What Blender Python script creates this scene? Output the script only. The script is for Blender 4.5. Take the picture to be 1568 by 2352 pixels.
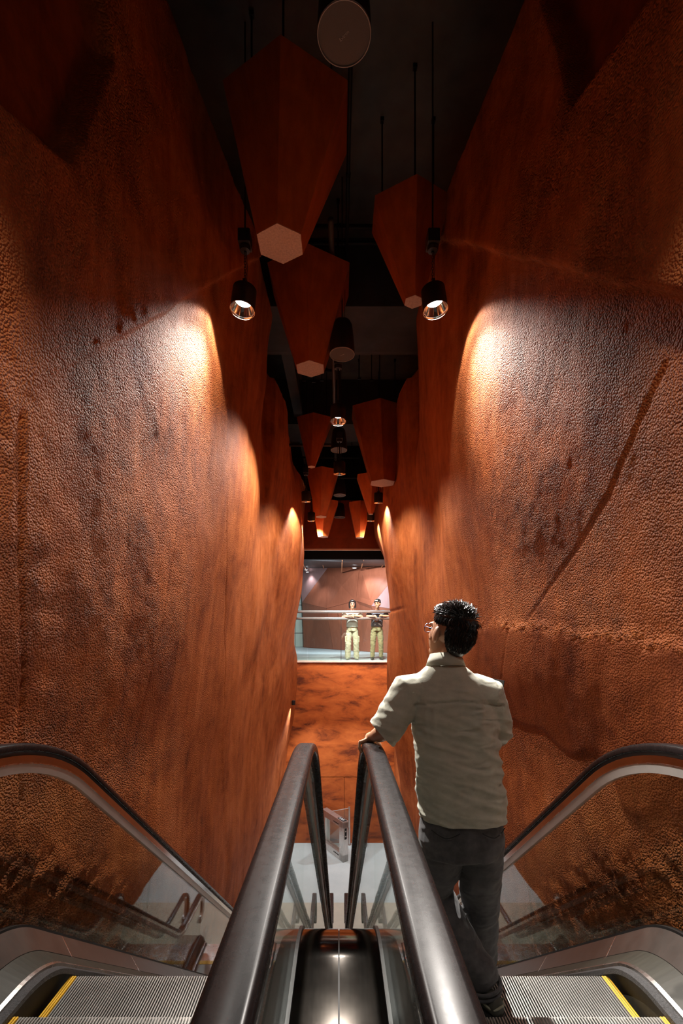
import bpy, bmesh, math, random
import numpy as np
from mathutils import Vector, Matrix, noise as mnoise

for o in list(bpy.data.objects):
    bpy.data.objects.remove(o, do_unlink=True)
scene = bpy.context.scene
COL = scene.collection
random.seed(7)

# ------------------------------------------------------------------ camera
# eye level is z = 0; the lower hall floor lies at z = -6.4; the view runs along +Y
FPX, HORIZON, VPX = 1075.0, 1445.0, 778.0
cam = bpy.data.cameras.new('camera')
cam.sensor_fit = 'AUTO'
cam.sensor_width = 36.0
cam.lens = FPX / 2352.0 * 36.0
cam.shift_x = (784.0 - VPX) / 2352.0
cam.shift_y = (HORIZON - 1176.0) / 2352.0
cam.clip_start = 0.02
camo = bpy.data.objects.new('camera', cam)
COL.objects.link(camo)
camo.location = (0, 0, 0)
camo.rotation_euler = (math.pi / 2, 0, 0)
scene.camera = camo

# ------------------------------------------------------------------ world, exposure
w = bpy.data.worlds.new('world')
scene.world = w
w.use_nodes = True
w.node_tree.nodes['Background'].inputs[0].default_value = (0.8, 0.85, 1.0, 1)
w.node_tree.nodes['Background'].inputs[1].default_value = 0.02
vs = scene.view_settings
vs.view_transform = 'Standard'
vs.look = 'None'
vs.gamma = 1.0
vs.exposure = 0.12
vs.use_curve_mapping = False

# lamp output (watts) used by the lamp builders below
P_FRONT, P_MID, P_FAR, P_OVER = 240.0, 260.0, 190.0, 150.0
P_GALLERY, P_LANDING, P_LOWER = 420.0, 45.0, 200.0
LAMP_COL = (1.0, 0.93, 0.86)
COOL = (0.86, 0.93, 1.0)

# ------------------------------------------------------------------ helpers
def setp(o, label=None, cat=None, group=None, kind=None):
    if label: o['label'] = label
    if cat: o['category'] = cat
    if group: o['group'] = group
    if kind: o['kind'] = kind
    return o

def link(name, me, mat=None, parent=None, smooth=False):
    o = bpy.data.objects.new(name, me)
    COL.objects.link(o)
    if mat is not None and len(me.materials) == 0:
        me.materials.append(mat)
    if parent is not None:
        o.parent = parent
        o.matrix_parent_inverse = Matrix.Identity(4)
    if smooth:
        me.polygons.foreach_set('use_smooth', [True] * len(me.polygons))
    return o

def bobj(name, bm, mat=None, parent=None, smooth=False, loc=None):
    bmesh.ops.recalc_face_normals(bm, faces=bm.faces[:])
    me = bpy.data.meshes.new(name)
    bm.to_mesh(me)
    bm.free()
    o = link(name, me, mat, parent, smooth)
    if loc is not None: o.location = loc
    return o

def empty(name, loc, rz=0.0):
    o = bpy.data.objects.new(name, None)
    o.empty_display_size = 0.05
    COL.objects.link(o)
    o.location = loc
    o.rotation_euler = (0, 0, rz)
    return o

def box(bm, x0, x1, y0, y1, z0, z1, bev=0.0):
    r = bmesh.ops.create_cube(bm, size=1.0)
    vs_ = r['verts']
    for v in vs_:
        v.co = Vector(((x0 + x1) / 2 + v.co.x * (x1 - x0), (y0 + y1) / 2 + v.co.y * (y1 - y0), (z0 + z1) / 2 + v.co.z * (z1 - z0)))
    if bev > 0:
        es = set()
        for v in vs_: es.update(v.link_edges)
        bmesh.ops.bevel(bm, geom=list(es), offset=bev, segments=2, affect='EDGES', profile=0.6)

def prism(bm, pts, axis, a0, a1):
    """polygon pts (2D) extruded along axis ('x','y','z') from a0 to a1"""
    def P(p, a):
        return {'x': (a, p[0], p[1]), 'y': (p[0], a, p[1]), 'z': (p[0], p[1], a)}[axis]
    A = [bm.verts.new(P(p, a0)) for p in pts]
    B = [bm.verts.new(P(p, a1)) for p in pts]
    bm.faces.new(A); bm.faces.new(B[::-1])
    n = len(pts)
    for i in range(n):
        bm.faces.new((A[i], A[(i + 1) % n], B[(i + 1) % n], B[i]))

def lathe(bm, prof, seg=24, c=(0, 0, 0), cap0=True, cap1=True, mat=None):
    rings = []
    for r, z in prof:
        ring = []
        for k in range(seg):
            a = 2 * math.pi * k / seg
            p = Vector((c[0] + r * math.cos(a), c[1] + r * math.sin(a), c[2] + z))
            if mat is not None: p = mat @ p
            ring.append(bm.verts.new(p))
        rings.append(ring)
    for i in range(len(rings) - 1):
        for k in range(seg):
            k2 = (k + 1) % seg
            bm.faces.new((rings[i][k], rings[i][k2], rings[i + 1][k2], rings[i + 1][k]))
    if cap0: bm.faces.new(rings[0][::-1])
    if cap1: bm.faces.new(rings[-1])

def limb(bm, pts, seg=12, closed=False, flat=None):
    """tube through [(pos, r)] with rounded ends; flat=(dir, factor) squashes along dir"""
    P = [Vector(p) for p, r in pts]
    R = [r for p, r in pts]
    n = len(P)
    if not closed:
        # rounded end caps
        d0 = (P[0] - P[1]).normalized(); d1 = (P[-1] - P[-2]).normalized()
        P = [P[0] + d0 * R[0] * 0.75, P[0] + d0 * R[0] * 0.45] + P + [P[-1] + d1 * R[-1] * 0.45, P[-1] + d1 * R[-1] * 0.75]
        R = [R[0] * 0.45, R[0] * 0.82] + R + [R[-1] * 0.82, R[-1] * 0.45]
        n = len(P)
    up = None
    rings = []
    for i in range(n):
        if closed: t = (P[(i + 1) % n] - P[i - 1])
        elif i == 0: t = P[1] - P[0]
        elif i == n - 1: t = P[-1] - P[-2]
        else: t = P[i + 1] - P[i - 1]
        t.normalize()
        if up is None:
            up = Vector((0, 0, 1)) if abs(t.z) < 0.9 else Vector((0, 1, 0))
        u = (up - t * up.dot(t))
        if u.length < 1e-5: u = t.orthogonal()
        u.normalize(); up = u
        v = t.cross(u)
        ring = []
        for k in range(seg):
            a = 2 * math.pi * k / seg
            off = (u * math.cos(a) + v * math.sin(a)) * R[i]
            if flat is not None:
                fd = Vector(flat[0]).normalized()
                off = off - fd * off.dot(fd) * (1 - flat[1])
            ring.append(bm.verts.new(P[i] + off))
        rings.append(ring)
    m = n if closed else n - 1
    for i in range(m):
        a, b = rings[i], rings[(i + 1) % n]
        for k in range(seg):
            k2 = (k + 1) % seg
            bm.faces.new((a[k], a[k2], b[k2], b[k]))
    if not closed:
        bm.faces.new(rings[0][::-1]); bm.faces.new(rings[-1])

def rod(bm, a, b, r, seg=8):
    a, b = Vector(a), Vector(b)
    d = b - a
    M = Matrix.Translation(a) @ d.to_track_quat('Z', 'Y').to_matrix().to_4x4()
    lathe(bm, [(r, 0), (r, d.length)], seg, mat=M)

def rings_loft(bm, rings, seg=28, p=2.0):
    """horizontal super-ellipse rings: (cx, cy, cz, rx, ry)"""
    R = []
    for cx, cy, cz, rx, ry in rings:
        ring = []
        for k in range(seg):
            a = 2 * math.pi * k / seg
            c, s = math.cos(a), math.sin(a)
            ring.append(bm.verts.new((cx + rx * math.copysign(abs(c) ** (2 / p), c), cy + ry * math.copysign(abs(s) ** (2 / p), s), cz)))
        R.append(ring)
    for i in range(len(R) - 1):
        for k in range(seg):
            k2 = (k + 1) % seg
            bm.faces.new((R[i][k], R[i][k2], R[i + 1][k2], R[i + 1][k]))
    bm.faces.new(R[0][::-1]); bm.faces.new(R[-1])

def ellipsoid(bm, c, r, rot=None, seg=20, rg=14):
    M = Matrix.Translation(Vector(c)) @ (rot.to_4x4() if rot is not None else Matrix.Identity(4)) @ Matrix.Diagonal((r[0], r[1], r[2], 1))
    bmesh.ops.create_uvsphere(bm, u_segments=seg, v_segments=rg, radius=1.0, matrix=M)

def remeshed(name, bm, voxel, smooth, mat, parent=None, disp=None, xform=None, cuts=()):
    """union of the closed pieces in bm by voxel remesh, smoothed, as one continuous mesh"""
    bmesh.ops.recalc_face_normals(bm, faces=bm.faces[:])
    me = bpy.data.meshes.new('tmp'); bm.to_mesh(me); bm.free()
    if xform is not None: me.transform(xform)
    o = bpy.data.objects.new('tmp', me); COL.objects.link(o)
    m = o.modifiers.new('r', 'REMESH'); m.mode = 'VOXEL'; m.voxel_size = voxel; m.use_smooth_shade = True
    if smooth:
        s = o.modifiers.new('s', 'SMOOTH'); s.factor = 0.5; s.iterations = smooth
    dg = bpy.context.evaluated_depsgraph_get()
    ev = o.evaluated_get(dg)
    out = bpy.data.meshes.new_from_object(ev)
    bpy.data.objects.remove(o, do_unlink=True)
    out.name = name
    if cuts:      # trim openings (cuffs, hems) with a clean edge
        b2 = bmesh.new(); b2.from_mesh(out)
        for cp, cn, rad in cuts:
            cp, cn = Vector(cp), Vector(cn).normalized()
            fs = [f for f in b2.faces if (f.calc_center_median() - cp).length < rad]
            es = {e for f in fs for e in f.edges}; vs2 = {v for f in fs for v in f.verts}
            bmesh.ops.bisect_plane(b2, geom=list(vs2) + list(es) + fs, plane_co=cp, plane_no=cn, clear_outer=True)
        b2.to_mesh(out); b2.free()
    if disp is not None:
        nv = len(out.vertices)
        co = np.empty(nv * 3); out.vertices.foreach_get('co', co); co = co.reshape(-1, 3)
        no = np.empty(nv * 3); out.vertex_normals.foreach_get('vector', no); no = no.reshape(-1, 3)
        co = disp(co, no)
        out.vertices.foreach_set('co', co.ravel()); out.update()
    out.materials.clear()
    out.materials.append(mat)
    return link(name, out, None, parent, True)

# vectorised value noise
def _hash(ix, iy, iz, seed):
    n = (ix * 374761393 + iy * 668265263 + iz * 1274126177 + seed * 974711) & 0x7fffffff
    n = ((n ^ (n >> 13)) * 1103515245 + 12345) & 0x7fffffff
    n = ((n ^ (n >> 16)) * 1274126177) & 0x7fffffff
    return (n ^ (n >> 15)) % 65536 / 32767.5 - 1.0
def vnoise(x, y, z, seed=0):
    x, y, z = np.broadcast_arrays(np.asarray(x, float), np.asarray(y, float), np.asarray(z, float))
    ix, iy, iz = np.floor(x).astype(np.int64), np.floor(y).astype(np.int64), np.floor(z).astype(np.int64)
    fx, fy, fz = x - ix, y - iy, z - iz
    fx, fy, fz = [f * f * f * (f * (f * 6 - 15) + 10) for f in (fx, fy, fz)]
    r = 0
    for a in (0, 1):
        for b in (0, 1):
            for c in (0, 1):
                r = r + (fx if a else 1 - fx) * (fy if b else 1 - fy) * (fz if c else 1 - fz) * _hash(ix + a, iy + b, iz + c, seed)
    return r
def fbm(x, y, z, oct=4, seed=0):
    r, a, f = 0, 1.0, 1.0
    for i in range(oct):
        r = r + a * vnoise(x * f, y * f, z * f, seed + i * 17)
        a *= 0.5; f *= 2.03
    return r

# ------------------------------------------------------------------ materials
def newmat(name):
    m = bpy.data.materials.new(name); m.use_nodes = True
    nt = m.node_tree
    return m, nt, nt.nodes['Principled BSDF']
def N(nt, t, **kw):
    n = nt.nodes.new(t)
    for k, v in kw.items(): setattr(n, k, v)
    return n
def L(nt, a, b): nt.links.new(a, b)
def coords(nt, scale=(1, 1, 1), world=True):
    tc = N(nt, 'ShaderNodeNewGeometry' if world else 'ShaderNodeTexCoord')
    mp = N(nt, 'ShaderNodeMapping'); mp.inputs['Scale'].default_value = scale
    L(nt, tc.outputs['Position' if world else 'Object'], mp.inputs['Vector'])
    return mp.outputs['Vector']
def noise(nt, vec, scale, detail=4, rough=0.55, dist=0.0):
    n = N(nt, 'ShaderNodeTexNoise')
    n.inputs['Scale'].default_value = scale; n.inputs['Detail'].default_value = detail
    n.inputs['Roughness'].default_value = rough; n.inputs['Distortion'].default_value = dist
    L(nt, vec, n.inputs['Vector'])
    return n.outputs['Fac']
def ramp(nt, fac, stops):
    r = N(nt, 'ShaderNodeValToRGB')
    el = r.color_ramp.elements
    while len(el) < len(stops): el.new(0.5)
    for e, (p, c) in zip(el, stops):
        e.position = p; e.color = (c[0], c[1], c[2], 1)
    L(nt, fac, r.inputs['Fac'])
    return r.outputs['Color']
def math_(nt, op, a, b):
    m = N(nt, 'ShaderNodeMath', operation=op)
    for i, v in enumerate((a, b)):
        if isinstance(v, (int, float)): m.inputs[i].default_value = v
        else: L(nt, v, m.inputs[i])
    return m.outputs[0]
def bump(nt, bsdf, height, dist=0.01, strength=1.0, prev=None):
    b = N(nt, 'ShaderNodeBump'); b.inputs['Distance'].default_value = dist
    if isinstance(strength, (int, float)): b.inputs['Strength'].default_value = strength
    else: L(nt, strength, b.inputs['Strength'])
    L(nt, height, b.inputs['Height'])
    if prev is not None: L(nt, prev, b.inputs['Normal'])
    L(nt, b.outputs['Normal'], bsdf.inputs['Normal'])
    return b.outputs['Normal']
def plain(name, col, rough=0.5, metal=0.0, var=0.12, vscale=8.0, spec=0.5, world=True, bumpd=0.0, bscale=60):
    m, nt, b = newmat(name)
    v = coords(nt, world=world)
    f = noise(nt, v, vscale, 5, 0.6)
    lo = [max(0, c * (1 - var)) for c in col]; hi = [min(1, c * (1 + var)) for c in col]
    L(nt, ramp(nt, f, [(0.3, lo), (0.7, hi)]), b.inputs['Base Color'])
    b.inputs['Roughness'].default_value = rough
    b.inputs['Metallic'].default_value = metal
    b.inputs['Specular IOR Level'].default_value = spec
    if bumpd: bump(nt, b, noise(nt, v, bscale, 3), bumpd)
    return m

def mat_stucco():
    m, nt, b = newmat('sprayed_clay_stucco')
    v = coords(nt)
    big = noise(nt, v, 0.8, 6, 0.68, 0.8)
    mid = noise(nt, v, 6.0, 6, 0.7, 0.3)
    vs_ = coords(nt, (2.2, 2.2, 0.3))
    streak = noise(nt, vs_, 2.4, 6, 0.68, 0.3)
    f = math_(nt, 'ADD', math_(nt, 'MULTIPLY', big, 0.42), math_(nt, 'ADD', math_(nt, 'MULTIPLY', mid, 0.25), math_(nt, 'MULTIPLY', streak, 0.33)))
    c = ramp(nt, f, [(0.36, (0.16, 0.036, 0.0075)), (0.44, (0.29, 0.073, 0.0165)), (0.53, (0.42, 0.118, 0.029)), (0.63, (0.52, 0.17, 0.054))])
    # darker tint on the recessed panels; below the right ledge it paints in shade
    tone = N(nt, 'ShaderNodeAttribute', attribute_name='panel_and_shade_tint')
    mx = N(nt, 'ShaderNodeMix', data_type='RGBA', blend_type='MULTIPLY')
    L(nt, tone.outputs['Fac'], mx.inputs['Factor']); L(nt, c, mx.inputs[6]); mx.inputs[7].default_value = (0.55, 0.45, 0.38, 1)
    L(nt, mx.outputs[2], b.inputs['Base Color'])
    b.inputs['Roughness'].default_value = 0.68
    b.inputs['Specular IOR Level'].default_value = 0.22
    at = N(nt, 'ShaderNodeAttribute', attribute_name='grain')
    wv = noise(nt, v, 30, 2, 0.5)
    g1 = noise(nt, v, 85, 3, 0.65)
    vo = N(nt, 'ShaderNodeTexVoronoi'); vo.inputs['Scale'].default_value = 88; vo.feature = 'SMOOTH_F1'; vo.inputs['Smoothness'].default_value = 0.2
    L(nt, v, vo.inputs['Vector'])
    g2 = noise(nt, v, 24, 4, 0.6)
    h = math_(nt, 'ADD', math_(nt, 'SUBTRACT', math_(nt, 'MULTIPLY', g1, 0.6), math_(nt, 'MULTIPLY', vo.outputs['Distance'], 1.3)), math_(nt, 'MULTIPLY', g2, 0.55))
    patch = N(nt, 'ShaderNodeMapRange'); L(nt, noise(nt, v, 1.7, 4, 0.6, 0.4), patch.inputs['Value'])
    patch.inputs['From Min'].default_value = 0.35; patch.inputs['From Max'].default_value = 0.62; patch.inputs['To Min'].default_value = 0.45; patch.inputs['To Max'].default_value = 1.1
    bump(nt, b, h, 0.017, math_(nt, 'MULTIPLY', at.outputs['Fac'], patch.outputs[0]))
    return m
def mat_panel(name='oxidised_steel_paint', a=(0.2, 0.036, 0.007), c=(0.36, 0.078, 0.014), rough=0.42, sc=(7, 7, 1.1)):
    m, nt, b = newmat(name)
    v = coords(nt, sc)
    f = noise(nt, v, 1.6, 7, 0.65, 0.4)
    v2 = coords(nt)
    f2 = noise(nt, v2, 2.2, 6, 0.65, 0.5)
    fac = math_(nt, 'ADD', math_(nt, 'MULTIPLY', f, 0.5), math_(nt, 'MULTIPLY', f2, 0.5))
    L(nt, ramp(nt, fac, [(0.36, a), (0.64, c)]), b.inputs['Base Color'])
    b.inputs['Roughness'].default_value = rough
    bump(nt, b, noise(nt, v2, 55, 4), 0.004, 0.7)
    return m
def mat_lower_wall():
    m, nt, b = newmat('stained_rust_render')
    v = coords(nt, (1, 1, 2.4))
    f = noise(nt, v, 1.3, 7, 0.68, 0.4)
    L(nt, ramp(nt, f, [(0.34, (0.12, 0.022, 0.006)), (0.5, (0.42, 0.092, 0.016)), (0.68, (0.56, 0.14, 0.028))]), b.inputs['Base Color'])
    b.inputs['Roughness'].default_value = 0.5
    return m
def mat_glass():
    m = bpy.data.materials.new('clear_glass'); m.use_nodes = True
    nt = m.node_tree; nt.nodes.remove(nt.nodes['Principled BSDF'])
    out = nt.nodes['Material Output']
    tr = N(nt, 'ShaderNodeBsdfTransparent'); tr.inputs[0].default_value = (0.93, 0.965, 0.95, 1)
    gl = N(nt, 'ShaderNodeBsdfGlossy'); gl.inputs['Roughness'].default_value = 0.0; gl.inputs[0].default_value = (0.95, 0.97, 0.97, 1)
    lw = N(nt, 'ShaderNodeLayerWeight'); lw.inputs['Blend'].default_value = 0.5
    schlick = math_(nt, 'ADD', math_(nt, 'MULTIPLY', math_(nt, 'POWER', lw.outputs['Facing'], 5.0), 0.9), 0.045)
    bp = N(nt, 'ShaderNodeBump'); bp.inputs['Distance'].default_value = 0.002; bp.inputs['Strength'].default_value = 0.12
    v = coords(nt)
    L(nt, noise(nt, v, 2.5, 1, 0.4), bp.inputs['Height'])
    L(nt, bp.outputs[0], gl.inputs['Normal'])
    mx = N(nt, 'ShaderNodeMixShader')
    L(nt, schlick, mx.inputs[0]); L(nt, tr.outputs[0], mx.inputs[1]); L(nt, gl.outputs[0], mx.inputs[2])
    L(nt, mx.outputs[0], out.inputs['Surface'])
    return m
def mat_emit(name, col, s):
    m, nt, b = newmat(name)
    b.inputs['Base Color'].default_value = (*col, 1)
    b.inputs['Emission Color'].default_value = (*col, 1)
    b.inputs['Emission Strength'].default_value = s
    return m
def mat_brushed(name, col, rough, sc, metal=1.0, scr=0.25, world=True):
    m, nt, b = newmat(name)
    v = coords(nt, sc, world)
    f = noise(nt, v, 1.0, 5, 0.7)
    L(nt, ramp(nt, f, [(0.3, [c * 0.82 for c in col]), (0.7, [min(1, c * 1.15) for c in col])]), b.inputs['Base Color'])
    v2 = coords(nt, (1, 1, 1), world)
    s = noise(nt, v2, 6, 6, 0.7)
    L(nt, math_(nt, 'ADD', math_(nt, 'MULTIPLY', s, scr), rough - scr * 0.5), b.inputs['Roughness'])
    b.inputs['Metallic'].default_value = metal
    return m
def mat_rubber():
    m, nt, b = newmat('scuffed_black_handrail')
    v = coords(nt, (30, 2.2, 30))
    v0 = coords(nt)
    f = noise(nt, v0, 40, 7, 0.75, 0.5)
    L(nt, ramp(nt, f, [(0.3, (0.011, 0.0095, 0.0098)), (0.8, (0.018, 0.0155, 0.016))]), b.inputs['Base Color'])
    s = noise(nt, v, 1.2, 5, 0.7)
    L(nt, ramp(nt, math_(nt, 'MULTIPLY', math_(nt, 'ADD', s, f), 0.5), [(0.35, (0.24,) * 3), (0.65, (0.31,) * 3)]), b.inputs['Roughness'])
    b.inputs['Specular IOR Level'].default_value = 0.17
    return m
def mat_floor():
    m, nt, b = newmat('pale_grey_carpet')
    v = coords(nt)
    f = noise(nt, v, 60, 4, 0.7); g = noise(nt, v, 1.5, 4, 0.6)
    k = math_(nt, 'ADD', math_(nt, 'MULTIPLY', f, 0.6), math_(nt, 'MULTIPLY', g, 0.4))
    L(nt, ramp(nt, k, [(0.35, (0.37, 0.43, 0.44)), (0.65, (0.52, 0.58, 0.58))]), b.inputs['Base Color'])
    b.inputs['Roughness'].default_value = 0.8
    bump(nt, b, f, 0.006, 0.5)
    return m
def mat_cloth(name, a, c, scale=300, fold=0.0, rough=0.85):
    m, nt, b = newmat(name)
    v = coords(nt)
    f = noise(nt, v, 14, 5, 0.65)
    L(nt, ramp(nt, f, [(0.3, a), (0.7, c)]), b.inputs['Base Color'])
    b.inputs['Roughness'].default_value = rough
    b.inputs['Sheen Weight'].default_value = 0.15
    g = noise(nt, v, scale, 2, 0.5)
    pv = bump(nt, b, g, 0.0012, 0.6)
    if fold:
        vv = coords(nt, (1.0, 1.0, 2.3))
        fo = N(nt, 'ShaderNodeTexNoise'); fo.noise_type = 'RIDGED_MULTIFRACTAL'
        fo.inputs['Scale'].default_value = 7.5; fo.inputs['Detail'].default_value = 3; fo.inputs['Distortion'].default_value = 0.9
        L(nt, vv, fo.inputs['Vector'])
        bump(nt, b, fo.outputs['Fac'], fold, 0.8, pv)
    return m

M = dict(
    stucco=mat_stucco(), panel=mat_panel('oxidised_steel_paint', (0.25, 0.048, 0.009), (0.46, 0.105, 0.019)), lowwall=mat_lower_wall(), glass=mat_glass(),
    portal=mat_panel('rust_red_plaster', (0.16, 0.026, 0.006), (0.3, 0.056, 0.012), 0.5, (2, 2, 2)),
    hexbase=plain('pale_pink_plaster', (0.5, 0.39, 0.34), 0.8, 0, 0.2, 60),
    ceil=plain('black_painted_concrete', (0.1, 0.098, 0.092), 0.8, 0, 0.5, 1.2),
    beam=plain('dark_concrete_beam', (0.05, 0.05, 0.05), 0.8, 0, 0.4, 2.0),
    conduit=plain('brown_conduit_paint', (0.075, 0.058, 0.048), 0.5, 0, 0.2, 6),
    blackmetal=plain('black_powder_coat', (0.012, 0.012, 0.013), 0.45, 0, 0.2, 10),
    rod=plain('blackened_threaded_rod', (0.008, 0.008, 0.008), 0.6, 0.3, 0.2, 40),
    grille=plain('grey_speaker_grille', (0.1, 0.097, 0.093), 0.7, 0, 0.1, 220),
    rim=plain('light_grey_rim', (0.4, 0.39, 0.38), 0.5, 0, 0.05, 10),
    chrome=mat_brushed('polished_reflector', (0.85, 0.82, 0.78), 0.09, (4, 4, 4), 1.0, 0.05),
    steel=mat_brushed('brushed_stainless', (0.62, 0.6, 0.57), 0.26, (3, 60, 60)), mirror=mat_brushed('polished_stainless', (0.6, 0.59, 0.57), 0.12, (60, 3, 3), 1.0, 0.06),
    decksteel=mat_brushed('scratched_dark_stainless', (0.06, 0.053, 0.046), 0.1, (90, 5, 5), 1.0, 0.05),
    skirt=mat_brushed('olive_dark_skirt', (0.035, 0.033, 0.026), 0.5, (5, 40, 5), 0.0, 0.1),
    trimgrey=plain('satin_grey_aluminium', (0.6, 0.6, 0.57), 0.38, 0.45, 0.08, 6),
    trimdark=plain('dark_bronze_trim', (0.055, 0.042, 0.036), 0.35, 0.6, 0.15, 8),
    rubber=mat_rubber(), gasket=plain('black_gasket', (0.01, 0.01, 0.01), 0.4, 0, 0.2, 20),
    cleat=mat_brushed('ribbed_aluminium', (0.46, 0.455, 0.43), 0.36, (4, 4, 40), 0.75), railmetal=mat_brushed('satin_rail_steel', (0.5, 0.5, 0.49), 0.3, (3, 40, 40), 0.7, 0.1), outerdeck=plain('dark_brown_deck', (0.04, 0.034, 0.03), 0.32, 0, 0.2, 12, 0.35),
    groove=plain('dirty_step_grooves', (0.008, 0.0075, 0.007), 0.7, 0.2, 0.3, 30),
    yellow=plain('yellow_step_edge', (0.62, 0.36, 0.02), 0.5, 0, 0.15, 20),
    brush=plain('black_bristle', (0.03, 0.03, 0.031), 0.55, 0, 0.6, 160, bumpd=0.006, bscale=220),
    floor=mat_floor(), beige=plain('beige_stone_floor', (0.42, 0.4, 0.33), 0.45, 0, 0.1, 3),
    dark=plain('dark_pit', (0.02, 0.02, 0.02), 0.8), landing=plain('grey_landing_floor', (0.28, 0.27, 0.26), 0.4, 0, 0.1, 3),
    rear=plain('dark_rust_rear_wall', (0.16, 0.06, 0.025), 0.7, 0, 0.3, 2),
    facet=mat_panel('veneered_rust_panel', (0.29, 0.088, 0.045), (0.38, 0.122, 0.066), 0.45, (7, 7, 0.8)),
    facetpale=mat_panel('pale_lilac_panel', (0.36, 0.2, 0.19), (0.42, 0.25, 0.24), 0.45, (7, 7, 0.8)),
    gceil=plain('dark_gallery_ceiling', (0.03, 0.031, 0.034), 0.5, 0, 0.15, 4),
    gstrip=plain('copper_ceiling_strip', (0.5, 0.22, 0.1), 0.4, 0, 0.1, 8),
    tile=plain('pale_green_wall_tile', (0.5, 0.58, 0.5), 0.35, 0, 0.08, 2), joint=plain('dark_joint', (0.05, 0.06, 0.06), 0.6),
    gfloor=plain('pale_blue_gallery_floor', (0.47, 0.57, 0.6), 0.35, 0, 0.06, 2),
    lintel=plain('pale_lintel_trim', (0.75, 0.62, 0.52), 0.5, 0, 0.1, 4),
    black=plain('matt_black', (0.006, 0.006, 0.006), 0.8),
    lampglow=mat_emit('lamp_light_source', (1.0, 0.97, 0.92), 25.0),
    lampdim=mat_emit('far_lamp_light_source', (1.0, 0.97, 0.92), 1.2),
    downglow=mat_emit('downlight_source', (0.93, 0.97, 1.0), 12.0),
    red=mat_emit('red_indicator', (1.0, 0.06, 0.03), 6.0),
    skin=plain('skin', (0.52, 0.27, 0.16), 0.5, 0, 0.08, 12), lips=plain('lips', (0.4, 0.14, 0.1), 0.5, 0, 0.05, 12),
    hair=plain('black_hair', (0.012, 0.011, 0.011), 0.32, 0, 0.3, 60, 0.7),
    eye=plain('dark_eye', (0.02, 0.012, 0.01), 0.2), lens=None,
    shirt=mat_cloth('sage_linen_shirt', (0.42, 0.42, 0.34), (0.53, 0.53, 0.43), 420, 0.016),
    jeans=mat_cloth('washed_black_denim', (0.04, 0.041, 0.045), (0.12, 0.121, 0.125), 500, 0.012, 0.8),
    stitch=plain('dark_stitching', (0.012, 0.012, 0.013), 0.8),
    shoe=plain('olive_black_shoe', (0.05, 0.05, 0.038), 0.6, 0, 0.4, 30), sole=plain('black_rubber_sole', (0.012, 0.012, 0.012), 0.6),
    shoepale=plain('pale_shoe_panel', (0.3, 0.3, 0.22), 0.5, 0, 0.1, 30),
    frame=plain('violet_metal_frame', (0.12, 0.11, 0.2), 0.3, 0.7), phone=plain('black_phone', (0.02, 0.02, 0.024), 0.25),
    tee_w=mat_cloth('white_cotton', (0.66, 0.7, 0.64), (0.78, 0.82, 0.76), 200, 0.006),
    tee_n=mat_cloth('slate_cotton', (0.085, 0.1, 0.13), (0.13, 0.15, 0.19), 200, 0.006),
    khaki=mat_cloth('khaki_cotton', (0.42, 0.40, 0.27), (0.54, 0.52, 0.37), 200, 0.008),
    olive=mat_cloth('olive_cotton', (0.24, 0.22, 0.11), (0.33, 0.3, 0.16), 200, 0.008),
    orange=plain('orange_print', (0.75, 0.24, 0.1), 0.7), white=plain('white_print', (0.75, 0.77, 0.78), 0.7),
    gate=mat_brushed('turnstile_steel', (0.66, 0.64, 0.62), 0.3, (40, 40, 3), 0.85),
)

M['skirt'].node_tree.nodes['Principled BSDF'].inputs['Specular IOR Level'].default_value = 0.15

# ------------------------------------------------------------------ canyon walls
YC = np.array([-0.6, 1.5, 2.5, 3.5, 4.5, 5.5, 6.5, 7.9, 8.05, 9.0, 10.0, 11.0, 12.0, 13.0, 14.0])
ZC = np.array([-6.6, -4.0, -2.0, -1.0, -0.3, 0.4, 1.2, 2.0, 2.8, 3.6, 4.45])
WL = np.array([
    [1.75] * 15,
    [1.70, 1.70, 1.70, 1.70, 1.70, 1.68, 1.67, 1.67, 1.67, 1.66, 1.66, 1.65, 1.65, 1.62, 1.60],
    [1.68, 1.68, 1.68, 1.66, 1.62, 1.60, 1.60, 1.62, 1.62, 1.60, 1.55, 1.50, 1.45, 1.35, 1.27],
    [1.66, 1.66, 1.66, 1.62, 1.55, 1.50, 1.50, 1.54, 1.54, 1.50, 1.40, 1.33, 1.35, 1.28, 1.24],
    [1.62, 1.62, 1.58, 1.50, 1.44, 1.40, 1.41, 1.45, 1.44, 1.40, 1.30, 1.24, 1.25, 1.30, 1.36],
    [1.56, 1.53, 1.46, 1.40, 1.35, 1.32, 1.34, 1.38, 1.36, 1.30, 1.20, 1.10, 1.12, 1.20, 1.40],
    [1.48, 1.43, 1.36, 1.30, 1.26, 1.23, 1.27, 1.34, 1.30, 1.20, 1.05, 0.94, 0.98, 1.05, 1.15],
    [1.42, 1.36, 1.28, 1.22, 1.18, 1.16, 1.20, 1.31, 1.26, 1.15, 1.00, 0.86, 0.90, 1.00, 1.10],
    [1.41, 1.34, 1.26, 1.20, 1.15, 1.12, 1.14, 1.28, 1.18, 1.10, 1.00, 0.90, 0.92, 0.98, 1.05],
    [1.43, 1.35, 1.26, 1.18, 1.09, 1.02, 1.02, 1.30, 1.12, 1.05, 1.05, 1.00, 0.95, 0.95, 1.00],
    [1.48, 1.38, 1.28, 1.19, 1.05, 0.92, 0.94, 1.34, 1.10, 1.03, 1.12, 1.16, 0.98, 0.92, 0.95]])
WR = WL.copy()
WR[5:, :7] += 0.07
WR[9:, :8] += 0.06
WR[:, 8:] += 0.06
for zi, wv in zip(range(2, 11), (1.22, 1.16, 1.17, 1.21, 1.15, 1.03, 1.0, 1.05, 1.2)):
    WR[zi, 11] = wv
WR[1, 11] = 1.5
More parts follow.
